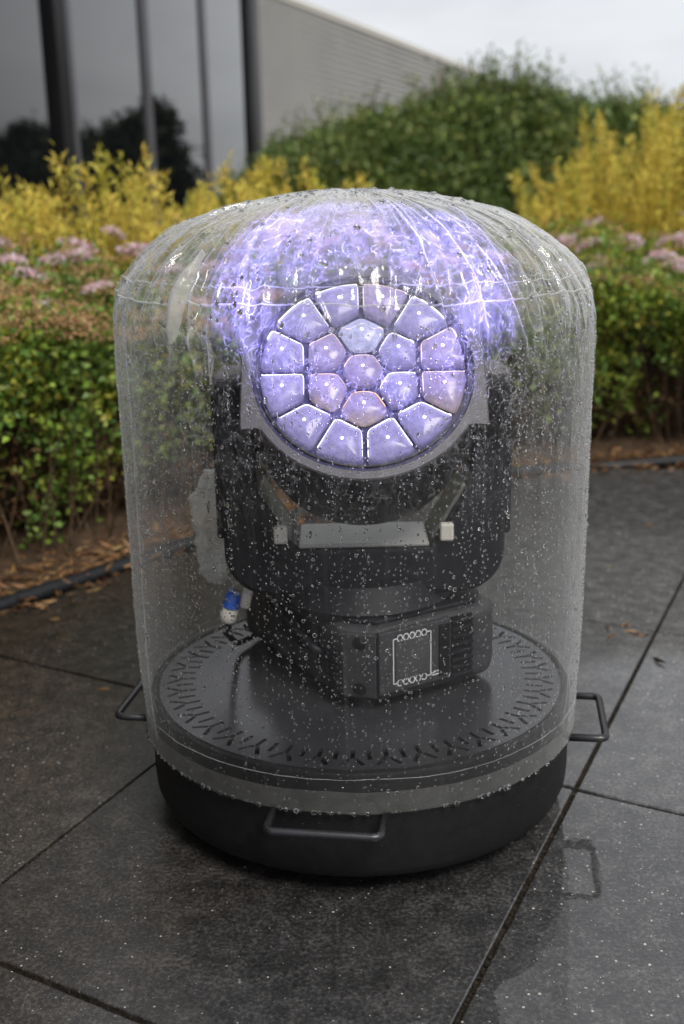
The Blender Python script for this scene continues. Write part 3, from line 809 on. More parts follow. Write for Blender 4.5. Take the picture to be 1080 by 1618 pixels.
cob = bpy.data.objects.new('cutter', cme); COL.objects.link(cob)
bo = deck.modifiers.new('slots', 'BOOLEAN'); bo.operation = 'DIFFERENCE'; bo.object = cob; bo.solver = 'EXACT'; bo.use_self = True
dg = bpy.context.evaluated_depsgraph_get()
nm = bpy.data.meshes.new_from_object(deck.evaluated_get(dg)); deck.modifiers.clear(); deck.data = nm; nm.name = 'slotted_deck'
if len(nm.materials) == 0: nm.materials.append(MAT['plate'])
bpy.data.objects.remove(cob); bpy.data.meshes.remove(cme)
lathe('deck_liner', [(0, PZ - .0195), (.3115, PZ - .0195)], MAT['dark'], drum, 64)
# handles
for k in range(4):
    a = math.radians(-98.4 + 90 * k); ca, sa = math.cos(a), math.sin(a); tx, ty = -sa, ca
    def hp(r, t, z): return (ca * r + tx * t, sa * r + ty * t, z)
    hz0 = .134
    path = round_path([hp(.310, -.074, hz0), hp(.377, -.074, hz0), hp(.377, .074, hz0), hp(.310, .074, hz0)], .012)
    tube('handle', path, .0058, MAT['rod'], drum, 10)
for k in range(4):
    a = math.radians(-52 + 90 * k)
    lathe('foot', [(0, -.002), (.019, -.002), (.021, .004), (.019, .0225), (0, .0225)], MAT['edge'], drum, 24, Matrix.Translation((.245 * math.cos(a), .245 * math.sin(a), 0)))

# ------------------------------------------------------------------ the moving head lamp
lamp = empty('moving_head_lamp', (0, 0, PZ)); tag(lamp, 'black moving head stage lamp with lit violet honeycomb lenses inside the clear cover', 'stage lamp')
# base housing, turned 30 degrees
C0 = Vector((-.009, -.165, 0)); UA = math.radians(30)
RB = Matrix.Translation(C0) @ Matrix.Rotation(UA, 4, 'Z')
oct_ = [(.045, 0), (.240, 0), (.272, .032), (.272, .365), (.240, .395), (.03, .395), (0, .365), (0, .045)]
base = from_bm('base_housing', bm_prism(oct_, .204, .318, .016, 4, RB), MAT['base'], lamp)
inset = [(.05, .018), (.225, .018), (.254, .047), (.254, .325), (.225, .352), (.045, .352), (.018, .325), (.018, .05)]
from_bm('base_top', bm_prism(inset, .318, .326, .003, 2, RB), MAT['black'], lamp)
ctr = RB @ Vector((.1175, .165, 0))
lathe('turntable', [(0, .325), (.135, .325), (.138, .331), (.125, .352), (.118, .366), (0, .366)], MAT['black'], lamp, 64, Matrix.Translation((.010, .02, 0)))
for u, v in ((.04, .04), (.2, .04), (.2, .29), (.04, .29)):
    lathe('rubber_foot', [(0, PZ - .001), (.016, PZ - .001), (.014, .206), (0, .206)], MAT['edge'], lamp, 20, RB @ Matrix.Translation((u, v, 0)))
# right face: u along x, outwards is -y in the local frame
def face_box(name, u0, u1, z0, z1, out, mat, par, bev=.002, back=.004):
    return from_bm(name, bm_box(((u0 + u1) / 2, -(out - back) / 2, (z0 + z1) / 2), (u1 - u0, out + back, z1 - z0), bev, 2, RB), mat, par)
panel = face_box('display_panel', .038, .163, .220, .315, .006, MAT['base'], lamp)
face_box('display_screen', .065, .123, .238, .298, .0075, MAT['screen'], panel, .001)
face_box('side_panel', .141, .160, .228, .308, .0085, MAT['dark'], panel, .001)
def flat(name, polys, out, mat, par):
    """flat print on the panel: polygons in (u, z)"""
    V, F = [], []
    for p in polys:
        o = len(V); V += [RB @ Vector((u, -out, z_)) for u, z_ in p]; F.append(tuple(range(o, o + len(p))))
    return pyd(name, V, F, mat, par)
def bar(u0, z0, u1, z1, w):
    d = Vector((u1 - u0, z1 - z0)).normalized(); s = Vector((-d.y, d.x)) * w / 2
    return [(u0 + s.x, z0 + s.y), (u0 - s.x, z0 - s.y), (u1 - s.x, z1 - s.y), (u1 + s.x, z1 + s.y)]
polys = []
w = .0014
def hexchain(z_, n, u0, du, first_open=False):
    for k in range(n):
        cu = u0 + du * (k + .5); pts = [(cu + .0049 * math.cos(PI / 3 * j), z_ + .0054 * math.sin(PI / 3 * j)) for j in range(6)]
        for j in range(6):
            if first_open and k == 0 and j == 5: continue
            polys.append(bar(*pts[j], *pts[(j + 1) % 6], w))
hexchain(.3025, 5, .0675, .0105); hexchain(.2335, 5, .0675, .0105, True)
polys += [bar(.0615, .2335, .0615, .3025, w), bar(.0615, .3025, .068, .3025, w), bar(.0615, .2335, .068, .2335, w), bar(.1265, .2335, .1265, .3025, w), bar(.1200, .3025, .1265, .3025, w), bar(.1200, .2335, .1265, .2335, w),
          bar(.1265, .2335, .1335, .2365, .0018), bar(.1290, .2320, .1460, .2320, .0016), bar(.1320, .2370, .1470, .2370, .0016), bar(.1260, .2345, .1300, .2345, .003)]
flat('frame_graphic', polys, .0068, MAT['print'], panel)
vent = face_box('vent', .168, .206, .216, .312, .001, MAT['dark'], lamp, .0005)
for k in range(8): face_box('vent_slat', .167, .207, .2175 + k * .0122, .2222 + k * .0122, .005, MAT['black'], vent, .001)
# front chamfer with two screw sockets
cm = RB @ Vector((.0225, .0225, 0)); cn = (RB.to_3x3() @ Vector((-.7071, -.7071, 0)))
xf0 = Matrix.Translation(cm) @ cn.to_track_quat('Z', 'Y').to_matrix().to_4x4()
for zz_ in (.296, .226):
    lathe('screw_socket', [(0, .001), (.0065, .001), (.0072, .0028), (.0085, .0028), (.009, -.004)], MAT['dark'], lamp, 24, Matrix.Translation((cm.x, cm.y, zz_)) @ cn.to_track_quat('Z', 'Y').to_matrix().to_4x4())
from_bm('corner_cover', bm_box((0, 0, 0), (.052, .100, .010), .003, 2, Matrix.Translation((cm.x, cm.y, .262)) @ cn.to_track_quat('Z', 'Y').to_matrix().to_4x4()), MAT['base'], lamp)
for zz_ in (.296, .226):
    lathe('screw_head', [(0, .0056), (.0075, .0056), (.0086, .0050), (.0098, .0060), (.0104, .004)], MAT['dark'], lamp, 24, Matrix.Translation((cm.x, cm.y, zz_)) @ cn.to_track_quat('Z', 'Y').to_matrix().to_4x4())
# carrying grip on the left face
lf = lambda v, out, z_: tuple(RB @ Vector((-out, v, z_)))
tube('grip', round_path([lf(.09, -.002, .262), lf(.095, .012, .270), lf(.16, .016, .290), lf(.24, .014, .304), lf(.255, -.002, .306)], .01), .006, MAT['black'], lamp, 10)
from_bm('grip_recess', bm_box((-.0005, .165, .275), (.004, .15, .05), .001, 1, RB), MAT['dark'], lamp)
for k in range(6): from_bm('vent_slat', bm_box((-.002, .07 + .0, .222 + k * .011), (.006, .05, .004), .001, 1, RB), MAT['black'], lamp)

# yoke: one U-shaped casting, profile in x-z
X0, X1, ZB, ZT = -.204, .224, .344, .664
def arc(cx, cz, r, a0, a1, n=6): return [(cx + r * math.cos(math.radians(a0 + (a1 - a0) * i / n)), cz + r * math.sin(math.radians(a0 + (a1 - a0) * i / n))) for i in range(n + 1)]
outer = [(X0 + .004, ZT)] + arc(X0 + .075, ZB + .068, .068, 190, 268) + arc(X1 - .075, ZB + .068, .068, 272, 350) + [(X1 - .004, ZT)]
inner = [(X1 - .058, ZT - .0), (X1 - .060, .505), (.108, .418), (-.090, .418), (X0 + .060, .505), (X0 + .058, ZT)]
XZ = Matrix(((1, 0, 0, 0), (0, 0, 1, 0), (0, 1, 0, 0), (0, 0, 0, 1)))
yoke = from_bm('yoke', bm_prism(outer + inner, -.064, .062, .009, 3, XZ), MAT['black'], lamp)
for sx_ in (-1, 1):
    xa = (X0 + .030) if sx_ < 0 else (X1 - .030)
    from_bm('arm_cap', bm_prism([(xa - .029, -.05), (xa + .029, -.05), (xa + .027, .054), (xa - .027, .054)], ZT - .012, ZT + .010, .006, 2), MAT['bezel'], yoke)
    # outer cover of each arm, slightly proud
    from_bm('arm_cover', bm_box(((X0 + .003) if sx_ < 0 else (X1 - .003), 0, .54), (.012, .098, .22), .005, 2), MAT['black'], yoke)
from_bm('crossbar_top', bm_box((.009, -.006, .4205), (.192, .114, .006), .002, 2), MAT['greytop'], lamp)  # thin pale grey layer over the yoke's inner floor
for sx_ in (-1, 1):
    p0 = Vector((-.093, 0, .422)) if sx_ < 0 else Vector((.111, 0, .422)); p1 = Vector((X0 + .062, 0, .509)) if sx_ < 0 else Vector((X1 - .062, 0, .509))
    d = p1 - p0; ang = math.atan2(d.z, d.x); c = (p0 + p1) / 2
    xf = Matrix.Translation(c) @ Matrix.Rotation(-ang, 4, 'Y')
    from_bm('bracket_plate', bm_box((0, -.006, .003), (d.length - .006, .094, .006), .002, 2, xf), MAT['dimplate'], lamp)
    lk = Vector((-.112 if sx_ < 0 else .130, -.068, .441))
    from_bm('tilt_lock', bm_box(tuple(lk), (.020, .014, .026), .003, 2), MAT['white'], lamp)

# head, tilted up 38 degrees
EL = math.radians(38)
HC_ = Vector((.010, -.120, .684))
hn = Vector((0, -math.cos(EL), math.sin(EL))); hu = Vector((1, 0, 0)); hv = hn.cross(hu)     # hv points up the disc
HM = Matrix((hu, hv, hn)).transposed().to_4x4(); HM.translation = HC_
lathe('head_shell', [(.145, -.006), (.158, -.010), (.162, -.018), (.1625, -.06), (.161, -.132), (.153, -.176), (.128, -.206), (.07, -.222), (0, -.225)], MAT['black'], lamp, 96, HM)
for k in range(14):      # cooling fins under the shell
    a = math.radians(-90 + (k - 6.5) * 9)
    from_bm('cooling_fin', bm_box((0, 0, 0), (.006, .010, .075), .0015, 1, HM @ Matrix.Rotation(a, 4, 'Z') @ Matrix.Translation((.159, 0, -.085))), MAT['black'], lamp)
# grey bezel with squared ears
def bez_r(a):
    r = .1635; c = abs(math.cos(a)); deg = math.degrees(math.asin(math.sin(a)))
    if -31 < deg < 38: r = max(r, min(.1655 / max(c, .1), .1635 + .06 * max(0, (deg + 31)) / 8.0))
    return r
nb_ = 180; V, F = [], []
for i in range(nb_):
    a = 2 * PI * i / nb_; ro = bez_r(a); ca, sa = math.cos(a), math.sin(a)
    for r, z_ in ((.1495, -.004), (.1495, .004), (.151, .006), (ro - .002, .006), (ro, .004), (ro, -.010), (.1495, -.010)): V.append(HM @ Vector((r * ca, r * sa, z_)))
for i in range(nb_):
    j = (i + 1) % nb_
    for k in range(6): F.append((i * 7 + k, j * 7 + k, j * 7 + k + 1, i * 7 + k + 1))
pyd('bezel', V, F, MAT['bezel'], lamp)
lathe('inner_ring', [(.1490, -.006), (.1490, .0015), (.1445, .0015), (.1445, -.006)], MAT['face'], lamp, 120, HM)
lathe('trim_ring', [(.1445, -.006), (.1442, .005), (.1424, .006), (.1420, -.006)], MAT['bezel'], lamp, 120, HM)
lathe('lens_plate', [(0, -.004), (.1428, -.004)], MAT['face'], lamp, 64, HM)
for sx_ in (-1, 1):
    xa = (X0 + .05) if sx_ < 0 else (X1 - .05)
    lathe('tilt_pivot', [(0, -.02), (.04, -.02), (.04, .02), (0, .02)], MAT['black'], lamp, 32, Matrix.Translation((xa, .0, .60)) @ Matrix.Rotation(PI / 2, 4, 'Y'))
# lenses: cells of a 1 + 6 + 12 pattern
seeds = [(0, 0)] + [(.0565 * math.cos(math.radians(30 + 60 * k)), .0565 * math.sin(math.radians(30 + 60 * k))) for k in range(6)] + [(.1075 * math.cos(math.radians(15 + 30 * k)), .1075 * math.sin(math.radians(15 + 30 * k))) for k in range(12)]
def cell(i, inset=.0030, R=.1405):
    s = np.array(seeds[i]); poly = [np.array((R * math.cos(2 * PI * k / 72), R * math.sin(2 * PI * k / 72))) * (1 - 0) for k in range(72)]
    if i > 6: poly = [p * (R - inset * .4) / R for p in poly]
    for j, q in enumerate(seeds):
        if j == i: continue
        q = np.array(q); mid_ = (s + q) / 2; nrm = (s - q) / np.linalg.norm(s - q); mid_ = mid_ + nrm * inset
        out = []
        for a in range(len(poly)):
            p, r = poly[a], poly[(a + 1) % len(poly)]; dp, dr = (p - mid_) @ nrm, (r - mid_) @ nrm
            if dp >= 0: out.append(p)
            if dp * dr < 0: out.append(p + (r - p) * dp / (dp - dr))
        poly = out
    P = np.array(poly)
    # resample and soften the corners
    Q = np.vstack([P, P[:1]]); t = np.r_[0, np.cumsum(np.linalg.norm(np.diff(Q, axis=0), axis=1))]
    tt = np.linspace(0, t[-1], 61)[:-1]; R_ = np.stack([np.interp(tt, t, Q[:, k]) for k in (0, 1)], 1)
    for _ in range(3 if i > 6 else 9): R_ = (np.roll(R_, 1, 0) + 2 * R_ + np.roll(R_, -1, 0)) / 4
    return R_
WARM = {5: 1.0, 4: .8, 18: .7}
PINK = {0, 2, 3, 4, 5, 7, 9, 18}
lens_emit = []
for i in range(19):
    O_ = cell(i); c = O_.mean(0); n = len(O_)
    V, Cc, F = [], [], []
    rings = [(1.0, -.003), (1.0, .002), (.95, .0052), (.84, .0074), (.64, .0094), (.40, .0108), (.15, .0114)]
    for sc_, z_ in rings:
        for p in O_:
            q = c + (p - c) * sc_; V.append(tuple(HM @ Vector((q[0], q[1], z_))))
            h = (q[1] - c[1]) / .027; core = float(np.exp(-(sc_ / .55) ** 2))
            col = np.array((.092, .084, .172)) * (.82 + .55 * core - .3 * (sc_ > .9)) * (1 + .2 * h)
            if i in PINK: col = np.array((.108, .084, .150)) * (.82 + .55 * core - .3 * (sc_ > .9)) * (1 + .2 * h)
            if i in WARM:
                wv = WARM[i] * float(sstep(-.05, -.9, np.array(h))); col = col * (1 - wv) + np.array((.13, .095, .058)) * wv
            if i == 2: col = np.array((.18, .19, .28)) * (1.0 if h > 0 else .9)  # top inner lens: its pale reflection is put into the glow colour
            Cc.append(col)
    V.append(tuple(HM @ Vector((c[0], c[1], .0115)))); Cc.append(Cc[-1])
    for k in range(len(rings) - 1):
        for j in range(n): F.append((k * n + j, k * n + (j + 1) % n, (k + 1) * n + (j + 1) % n, (k + 1) * n + j))
    k = (len(rings) - 1) * n
    for j in range(n): F.append((k + j, k + (j + 1) % n, len(V) - 1, len(V) - 1))
    quads = np.array([f for f in F if f[2] != f[3]]); tris = [f[:3] for f in F if f[2] == f[3]]
    lens = pyd('lens', V, [tuple(f) for f in quads] + tris, MAT['lens'], lamp, True)
    at_ = lens.data.color_attributes.new('Col', 'FLOAT_COLOR', 'POINT')
    buf = np.ones((len(V), 4), np.float32); buf[:, :3] = np.array(Cc); at_.data.foreach_set('color', buf.ravel())
    # bright line along the upper edges
    tg = np.roll(O_, -1, 0) - np.roll(O_, 1, 0); nv = np.stack([tg[:, 1], -tg[:, 0]], 1); nv /= np.linalg.norm(nv, axis=1)[:, None] + 1e-9
    if (((O_ - c) * nv).sum(1)).mean() < 0: nv = -nv
    upn = nv[:, 1] + .25 * nv[:, 0] * (1 if c[0] < 0 else -1)
    wgt = np.clip((upn - .08) * 1.5, 0, 1)
    mat_r = MAT['rim_amber'] if i in (18, 4, 5) and i != 18 else (MAT['rim_pink'] if i in PINK else MAT['rim_white'])
    if i == 18: mat_r = MAT['rim_pink']
    V, F = [], []; m0 = np.roll(wgt, 0); thick = .0034 if i != 2 else .0085  # extra wide strip imitates the reflected band on that lens
    for j in range(n):
        p = O_[j]; q0 = c + (p - c) * .985; q1 = q0 - nv[j] * (thick * m0[j] * (1.35 if nv[j][1] > .8 else .8))
        zoff = .0040
        V += [HM @ Vector((q0[0], q0[1], zoff - .0006)), HM @ Vector((*((q0 + q1) / 2), zoff + .0036)), HM @ Vector((q1[0], q1[1], zoff + .0062))]
    for j in range(n):
        j2 = (j + 1) % n
        if m0[j] > .04 and m0[j2] > .04:
            F += [(j * 3, j2 * 3, j2 * 3 + 1, j * 3 + 1), (j * 3 + 1, j2 * 3 + 1, j2 * 3 + 2, j * 3 + 2)]
    used = sorted({v for f in F for v in f}); mp_ = {v: k for k, v in enumerate(used)}
    pyd('rim_light', [V[v] for v in used], [tuple(mp_[v] for v in f) for f in F], mat_r, lens, True)
    pc = HM @ Vector((c[0], c[1] + .004, .0108))
    lathe('led', [(0, .0018), (.0016, .0014), (.0024, .0002), (.0024, -.001)], MAT['led'], lens, 12, Matrix.Translation(pc - HC_) @ HM)
    if i > 6 or i in (1, 2, 3):
        lens_emit.append((c, i))
# beams of the lit lenses
for c, i in lens_emit:
    ld = bpy.data.lights.new('lens_beam', 'AREA'); ld.shape = 'DISK'; ld.size = .05; ld.energy = (.022 if c[1] > .09 else .080) if c[1] > .0 else (.105 if c[1] > -.05 else .05); ld.color = (.32, .26, 1.0)
    try: ld.spread = math.radians(30)
    except Exception: pass
    lo_ = bpy.data.objects.new('lens_beam', ld); COL.objects.link(lo_)
    xf = HM @ Matrix.Translation((c[0], c[1], .022)); lo_.matrix_world = xf
    aim = hn + hu * (c[0] * 1.5) + hv * (c[1] * .6 - .04)
    lo_.rotation_euler = aim.normalized().to_track_quat('-Z', 'Y').to_euler()
    lo_.parent = lamp; lo_.matrix_parent_inverse = Matrix.Translation(-Vector(lamp.location))

# ------------------------------------------------------------------ plug and crumpled sleeve behind the left arm
plug = empty('power_plug', (-.175, .02, .29)); tag(plug, 'blue power plug with white collar below the left yoke arm', 'plug')
px = Matrix.Translation((-.196, -.01, .311)) @ Matrix.Rotation(math.radians(14), 4, 'Y')
lathe('plug_body', [(0, .022), (.009, .022), (.012, .018), (.0125, .004), (.0135, 0), (.0115, -.002), (0, -.002)], MAT['blue'], plug, 32, px)
from_bm('latch', bm_box((-.004, -.003, .026), (.009, .008, .009), .002, 2, px), MAT['blue'], plug)
lathe('collar', [(0, -.002), (.013, -.003), (.0145, -.012), (.013, -.022), (.010, -.026), (0, -.026)], MAT['white'], plug, 32, px)
from_bm('bracket', bm_box((.021, .004, .018), (.016, .016, .034), .004, 2, px), MAT['white'], plug)
tube('cable', round_path([tuple(px @ Vector((0, 0, -.024))), (-.205, .03, .245), (-.20, .10, .204), (-.14, .20, .199)], .02), .005, MAT['edge'], plug, 8)
n_ = 60; m_ = 28; V, F = [], []
for i in range(n_):
    t = i / (n_ - 1); z_ = .315 + .185 * t
    for j in range(m_):
        a = 2 * PI * j / m_
        r = .020 + .010 * t ** 1.5 + .014 * float(N1(math.cos(a) * 2 + 5, math.sin(a) * 2, t * 9)) + .007 * float(N2(math.cos(a) * 6 + 5, math.sin(a) * 6, t * 24))
        r *= 1 - .5 * t ** 8
        V.append((-.231 + r * math.cos(a), .10 + r * math.sin(a) * .8, z_))
for i in range(n_ - 1):
    for j in range(m_): F.append((i * m_ + j, i * m_ + (j + 1) % m_, (i + 1) * m_ + (j + 1) % m_, (i + 1) * m_ + j))
F.append(tuple((n_ - 1) * m_ + j for j in range(m_)))
tag(pyd('plastic_sleeve', V, F, MAT['sleeve'], None, True), 'crumpled milky plastic sleeve bunched behind the left yoke arm', 'plastic sleeve')

# ------------------------------------------------------------------ the clear cover
PR = np.array([(.3325, .140), (.3330, .155), (.3335, .172), (.3345, .20), (.337, .24), (.3385, .32), (.3395, .45), (.3405, .60), (.341, .68), (.340, .72), (.3385, .75), (.333, .778), (.3205, .806), (.302, .831), (.276, .854), (.241, .877), (.199, .894), (.145, .906), (.085, .917), (.03, .921), (.0005, .922)])
tl_ = np.r_[0, np.cumsum(np.linalg.norm(np.diff(PR, axis=0), axis=1))]
ss = np.linspace(0, tl_[-1], 600); PF = np.stack([np.interp(ss, tl_, PR[:, k]) for k in (0, 1)], 1)
for _ in range(60): PF[1:-1] = (PF[:-2] + 2 * PF[1:-1] + PF[2:]) / 4
tn = np.gradient(PF, axis=0); tn /= np.linalg.norm(tn, axis=1)[:, None]; PN = np.stack([tn[:, 1], -tn[:, 0]], 1)
SL = np.linspace(0, 1, 600)
frng = np.random.default_rng(21)
NF = 58
fold_a = (np.arange(NF) + frng.uniform(-.4, .4, NF)) / NF * 2 * PI
fold_h = frng.uniform(.002, .0105, NF) * np.where(frng.random(NF) < .3, 1.6, 1)
fold_w = frng.uniform(.014, .045, NF)
fold_t = frng.uniform(-.9, .9, NF)           # slant
fold_lo = frng.uniform(.66, .75, NF); fold_hi = frng.uniform(.86, .925, NF)
NC = 54
cr_a = frng.uniform(0, 2 * PI, NC); cr_w = frng.uniform(.006, .016, NC); cr_h = frng.uniform(.0012, .004, NC); cr_t = frng.uniform(-1.3, 1.3, NC)
cr_lo = frng.uniform(.69, .80, NC); cr_hi = cr_lo + frng.uniform(.05, .2, NC)
def creases(phi, z):
    out = 0
    for k in range(NC):
        x = (phi - cr_a[k] - cr_t[k] * (z - .8) - .05 * np.sin((z - .8) * 22 + k) + PI) % (2 * PI) - PI
        env = sstep(cr_lo[k], cr_lo[k] + .03, z) * (1 - sstep(cr_hi[k] - .05, cr_hi[k], z))
        out = out + env * np.exp(-(x / cr_w[k]) ** 2) * cr_h[k]
    return out
def whitening(phi, z):
    w = creases(phi, z) / .004
    for k in range(NF):
        x = (phi - fold_a[k] - fold_t[k] * (z - .8) + PI) % (2 * PI) - PI
        env = sstep(fold_lo[k], fold_lo[k] + .06, z) * (1 - sstep(fold_hi[k] - .03, fold_hi[k], z))
        w = w + .42 * env * np.exp(-(x / (fold_w[k] * .28)) ** 2) * min(1, fold_h[k] / .007)
    return np.clip(w * (.25 + 1.1 * sstep(-.25, .5, N1(np.cos(phi) * 9 + 9, np.sin(phi) * 9 + 9, z * 24))), 0, 1)
def cover_disp(phi, z):
    d = .0022 * N1(np.cos(phi) * 2.3 + 9, np.sin(phi) * 2.3 + 9, z * 4.5) + .0011 * N2(np.cos(phi) * 7 + 9, np.sin(phi) * 7 + 9, z * 7)
    wsh = sstep(.66, .80, z)
    for k in range(NF):
        x = (phi - fold_a[k] - fold_t[k] * (z - .8) + PI) % (2 * PI) - PI
        env = sstep(fold_lo[k], fold_lo[k] + .06, z) * (1 - sstep(fold_hi[k] - .03, fold_hi[k], z))
        q = x / fold_w[k]
        d = d + fold_h[k] * env * (.55 + .6 * N2(k + .3, z * 15, .7)) * (np.exp(-q * q * 4) - .45 * np.exp(-(q - .9) ** 2 * 3))
    d = d + creases(phi, z)
    # crumpling: ridged noise, stronger over the crown and in a band under the shoulder
    cr_ = 1 - np.abs(N1(np.cos(phi) * 11 + 20, np.sin(phi) * 11 + 20, z * 26)); cr2 = 1 - np.abs(N2(np.cos(phi) * 26 + 20, np.sin(phi) * 26 + 20, z * 60))
    d = d + (.0030 * cr_ ** 3 + .0014 * cr2 ** 3) * (.22 + .9 * wsh)
    # shallow vertical draws in the wall
    d = d + .0009 * N2(phi * 14, z * 1.2, 4.4) * (1 - wsh)
    return d * np.clip((z - .14) / .05, .15, 1)
def cover_point(phi, s, lift=0.0):
    k = s * 599; a = np.floor(k).astype(int).clip(0, 598); f = (k - a)[:, None]
    p = PF[a] * (1 - f) + PF[a + 1] * f; nn_ = PN[a] * (1 - f) + PN[a + 1] * f
    d = cover_disp(phi, p[:, 1]) * np.clip(p[:, 0] / .06, 0, 1) + lift
    r = p[:, 0] + nn_[:, 0] * d; z_ = p[:, 1] + nn_[:, 1] * d
    P3 = np.c_[r * np.sin(phi), -r * np.cos(phi), z_]
    N3 = np.c_[nn_[:, 0] * np.sin(phi), -nn_[:, 0] * np.cos(phi), nn_[:, 1]]
    return P3, N3
def s_of_z(z_): return np.interp(z_, PF[:, 1], SL)
cover = empty('rain_cover', (0, 0, .14)); tag(cover, 'clear domed plastic rain cover wet with drops fitted over the drum', 'rain cover')
NPH, NS = 960, 320
ph = np.linspace(0, 2 * PI, NPH, endpoint=False); sv = np.linspace(0, 1, NS)
PH, SV = np.meshgrid(ph, sv, indexing='ij')
P3, _ = cover_point(PH.ravel(), SV.ravel())
idx = np.arange(NPH * NS).reshape(NPH, NS); nx = np.roll(idx, -1, 0)
F = np.stack([idx[:, :-1], nx[:, :-1], nx[:, 1:], idx[:, 1:]], -1).reshape(-1, 4)
fo = fast_mesh('film', P3, F, MAT['film'], cover, True)
wz = np.interp(SV.ravel(), SL, PF[:, 1])
ca_ = fo.data.color_attributes.new('Crease', 'FLOAT_COLOR', 'POINT'); cb = np.ones((len(P3), 4), np.float32); cb[:, :3] = whitening(PH.ravel(), wz)[:, None]; ca_.data.foreach_set('color', cb.ravel())
# hem band on the skirt
sh = np.linspace(0, float(s_of_z(np.array([.172]))[0]), 8); PHh, SH = np.meshgrid(ph, sh, indexing='ij')
hp_, _ = cover_point(PHh.ravel(), SH.ravel(), .0016)
wob = .0022 * N1(np.cos(PHh.ravel()) * 6 + 9, np.sin(PHh.ravel()) * 6 + 9, 1.5); hp_[:, 2] += wob - .001
i2 = np.arange(NPH * 8).reshape(NPH, 8); n2 = np.roll(i2, -1, 0)
fast_mesh('hem_band', hp_, np.stack([i2[:, :-1], n2[:, :-1], n2[:, 1:], i2[:, 1:]], -1).reshape(-1, 4), MAT['hem'], cover, True)
def seam(name, zc, amp, rad, seed):
    z_ = zc + amp * N1(np.cos(ph) * 5 + 9 + seed, np.sin(ph) * 5 + 9, 2.5) + amp * .6 * N2(np.cos(ph) * 13 + 9, np.sin(ph) * 13 + seed, 2.5)
    p, _ = cover_point(ph, s_of_z(z_), .0006)
    return tube(name, p, rad * (1 + .45 * N2(ph * 20, seed, .5)), MAT['seam'] if name == 'top_seam' else MAT['vseam'], cover, 6, True)
seam('top_seam', .789, .004, .0011, 1); seam('top_seam', .809, .004, .0008, 4)
seam('hem_seam', .1875, .0006, .0004, 2)
zz_ = np.linspace(.16, .755, 160); p, _ = cover_point(np.radians(-62) + .012 * N1(zz_ * 8, .5) + .02 * (zz_ - .4), s_of_z(zz_), .0006)
tube('side_seam', p, .0011 * (1 + .4 * N2(zz_ * 30, .3)), MAT['vseam'], cover, 6)
# glossy fold flaps standing off the shoulder
for k, (a_, z0_, z1_, wv, tw_) in enumerate([(-41, .742, .845, .020, .25), (-48, .78, .83, .008, .1), (41, .735, .80, .014, -.25), (-31, .70, .75, .006, .25), (52, .74, .86, .007, -.3), (35, .80, .89, .006, -.2)]):
    m = 26; zf = np.linspace(z0_, z1_, m); u = np.linspace(0, 1, m)
    wd = wv * np.sin(np.clip(u * 1.05 + .02, 0, 1) * PI) ** .6 / .3
    V = []
    for side, lf_ in ((-1, .0015), (-.5, .006), (0, .0085), (.5, .006), (1, .0015)):
        p, _ = cover_point(np.radians(a_) + tw_ * (zf - z0_) / .1 * .12 + side * wd * .5, s_of_z(zf), lf_ * (.5 + u)); V.append(p)
    V = np.stack(V, 1).reshape(-1, 3); F = [(i * 5 + j, i * 5 + j + 1, (i + 1) * 5 + j + 1, (i + 1) * 5 + j) for i in range(m - 1) for j in range(4)]
    fast_mesh('fold', V, np.array(F), MAT['sleeve'] if k in (0,) else MAT['film'], cover, True)

# ------------------------------------------------------------------ raindrops
drng = np.random.default_rng(5)
bm = bmesh.new(); bmesh.ops.create_icosphere(bm, subdivisions=2, radius=1)
IV = np.array([tuple(v.co) for v in bm.verts]); IF = np.array([[v.index for v in f.verts] for f in bm.faces]); bm.free()
bm = bmesh.new(); bmesh.ops.create_icosphere(bm, subdivisions=1, radius=1)
JV = np.array([tuple(v.co) for v in bm.verts]); JF = np.array([[v.index for v in f.verts] for f in bm.faces]); bm.free()
def beads(P, Nn, R, flat_=.62, stretch=1.0, lo=False):
    Vv, Ff = (JV, JF) if lo else (IV, IF)
    n = len(P); upv = np.tile(np.array([0, 0, 1.]), (n, 1)) + drng.normal(0, .05, (n, 3))
    S = np.cross(upv, Nn); S /= np.linalg.norm(S, axis=1)[:, None] + 1e-9; U = np.cross(Nn, S)
    R = np.broadcast_to(R, (n,)); st = np.broadcast_to(stretch, (n,))
    asx = drng.uniform(.85, 1.15, n)
    V = (P[:, None] + (Vv[None, :, 0:1] * (R * asx)[:, None, None]) * S[:, None] + (Vv[None, :, 1:2] * (R * st)[:, None, None]) * U[:, None] + (Vv[None, :, 2:3] * (R * flat_)[:, None, None]) * Nn[:, None])
    F = IF if not lo else JF
    return V.reshape(-1, 3), (F[None] + (np.arange(n) * len(Vv))[:, None, None]).reshape(-1, 3)
phi_l, s_l, r_l, st_l = [], [], [], []
# runs down the wall
for c in range(560):
    if c < 460: a = drng.uniform(-1.75, 1.75)
    else: a = drng.uniform(1.75, 4.5)
    z_ = drng.uniform(.35, .76) if drng.random() < .6 else .74; z_end = drng.uniform(.16, z_ - .05)
    step = drng.uniform(.007, .022); rb = drng.uniform(.0006, .00125); drift = drng.normal(0, .02)
    while z_ > z_end:
        if drng.random() < .86:
            phi_l.append(a + drift * (z_ - .5) + drng.normal(0, .0035)); s_l.append(s_of_z(np.array([z_]))[0])
            big = drng.random() < .07
            r_l.append(rb * drng.uniform(.6, 1.35) * (1.55 if big else 1)); st_l.append(drng.uniform(2.2, 5.0) if drng.random() < .05 else drng.uniform(1.0, 1.5))
        z_ -= step * drng.uniform(.5, 1.5)
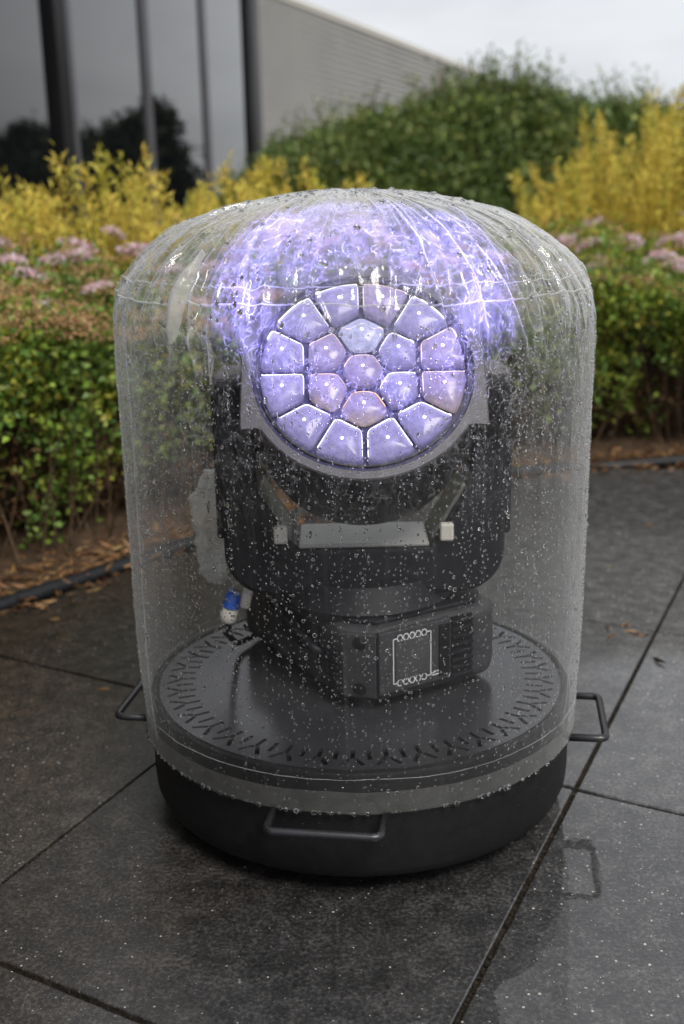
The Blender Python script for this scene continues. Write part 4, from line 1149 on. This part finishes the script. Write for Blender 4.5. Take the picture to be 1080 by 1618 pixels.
# scattered on the wall, denser towards the two sides
n = 5200; a = drng.uniform(-PI / 2, PI / 2, n); a = np.where(drng.random(n) < .6, np.sign(a) * (PI / 2) * (1 - (1 - np.abs(a) / (PI / 2)) ** 1.7) * 1.12, a); z_ = drng.uniform(.15, .76, n)
phi_l += list(a); s_l += list(s_of_z(z_)); r_l += list(drng.uniform(.0006, .0015, n) * np.where(drng.random(n) < .06, 1.9, 1)); st_l += list(drng.uniform(.95, 1.25, n))
# crown: fatter beads
n = 900; z_ = drng.uniform(.75, .9215, n); a = drng.uniform(-PI, PI, n)
phi_l += list(a); s_l += list(s_of_z(z_)); r_l += list(drng.gamma(2.2, .0007, n).clip(.0006, .0042)); st_l += list(drng.uniform(.95, 1.15, n))
n = 420; s_ = drng.uniform(float(s_of_z(np.array([.895]))[0]), .99, n); phi_l += list(drng.uniform(-PI, PI, n)); s_l += list(s_); r_l += list(drng.uniform(.001, .0038, n)); st_l += [1.0] * n
phi_l, s_l, r_l, st_l = map(np.array, (phi_l, s_l, r_l, st_l))
P, Nn = cover_point(phi_l, s_l)
P = P + Nn * (r_l * .35)[:, None]
bigm = r_l > .0011
V1, F1 = beads(P[bigm], Nn[bigm], r_l[bigm], .62, st_l[bigm]); V2, F2 = beads(P[~bigm], Nn[~bigm], r_l[~bigm], .65, st_l[~bigm], True)
# beads hanging on the hem
n = 210; a = np.sort(drng.uniform(-2.2, 2.2, n)); Ph, Nh = cover_point(a, np.zeros(n), .001); rh = drng.gamma(3, .0006, n).clip(.0008, .0036)
Ph[:, 2] -= rh * .55
V3, F3 = beads(Ph, Nh, rh, .8, 1.15)
# splashes on the drum side
n = 420; a = drng.uniform(-1.6, 1.6, n); z_ = drng.uniform(.045, .135, n); Pd = np.c_[.3252 * np.sin(a), -.3252 * np.cos(a), z_]; keep = z_ > .075
Pd = Pd[keep]; a = a[keep]; Nd = np.c_[np.sin(a), -np.cos(a), 0 * a]
V4, F4 = beads(Pd, Nd, drng.uniform(.0005, .0013, len(Pd)), .6, 1.1, True)
Vs = [V1, V2, V3, V4]; Fs = [F1, F2, F3, F4]; o = 0
for k in range(4): Fs[k] = Fs[k] + o; o += len(Vs[k])
rd = fast_mesh('raindrops', np.concatenate(Vs), np.concatenate(Fs), MAT['water'], None, True)
tag(rd, 'clear raindrops beading on the plastic cover and black drum', 'raindrops', kind='stuff')
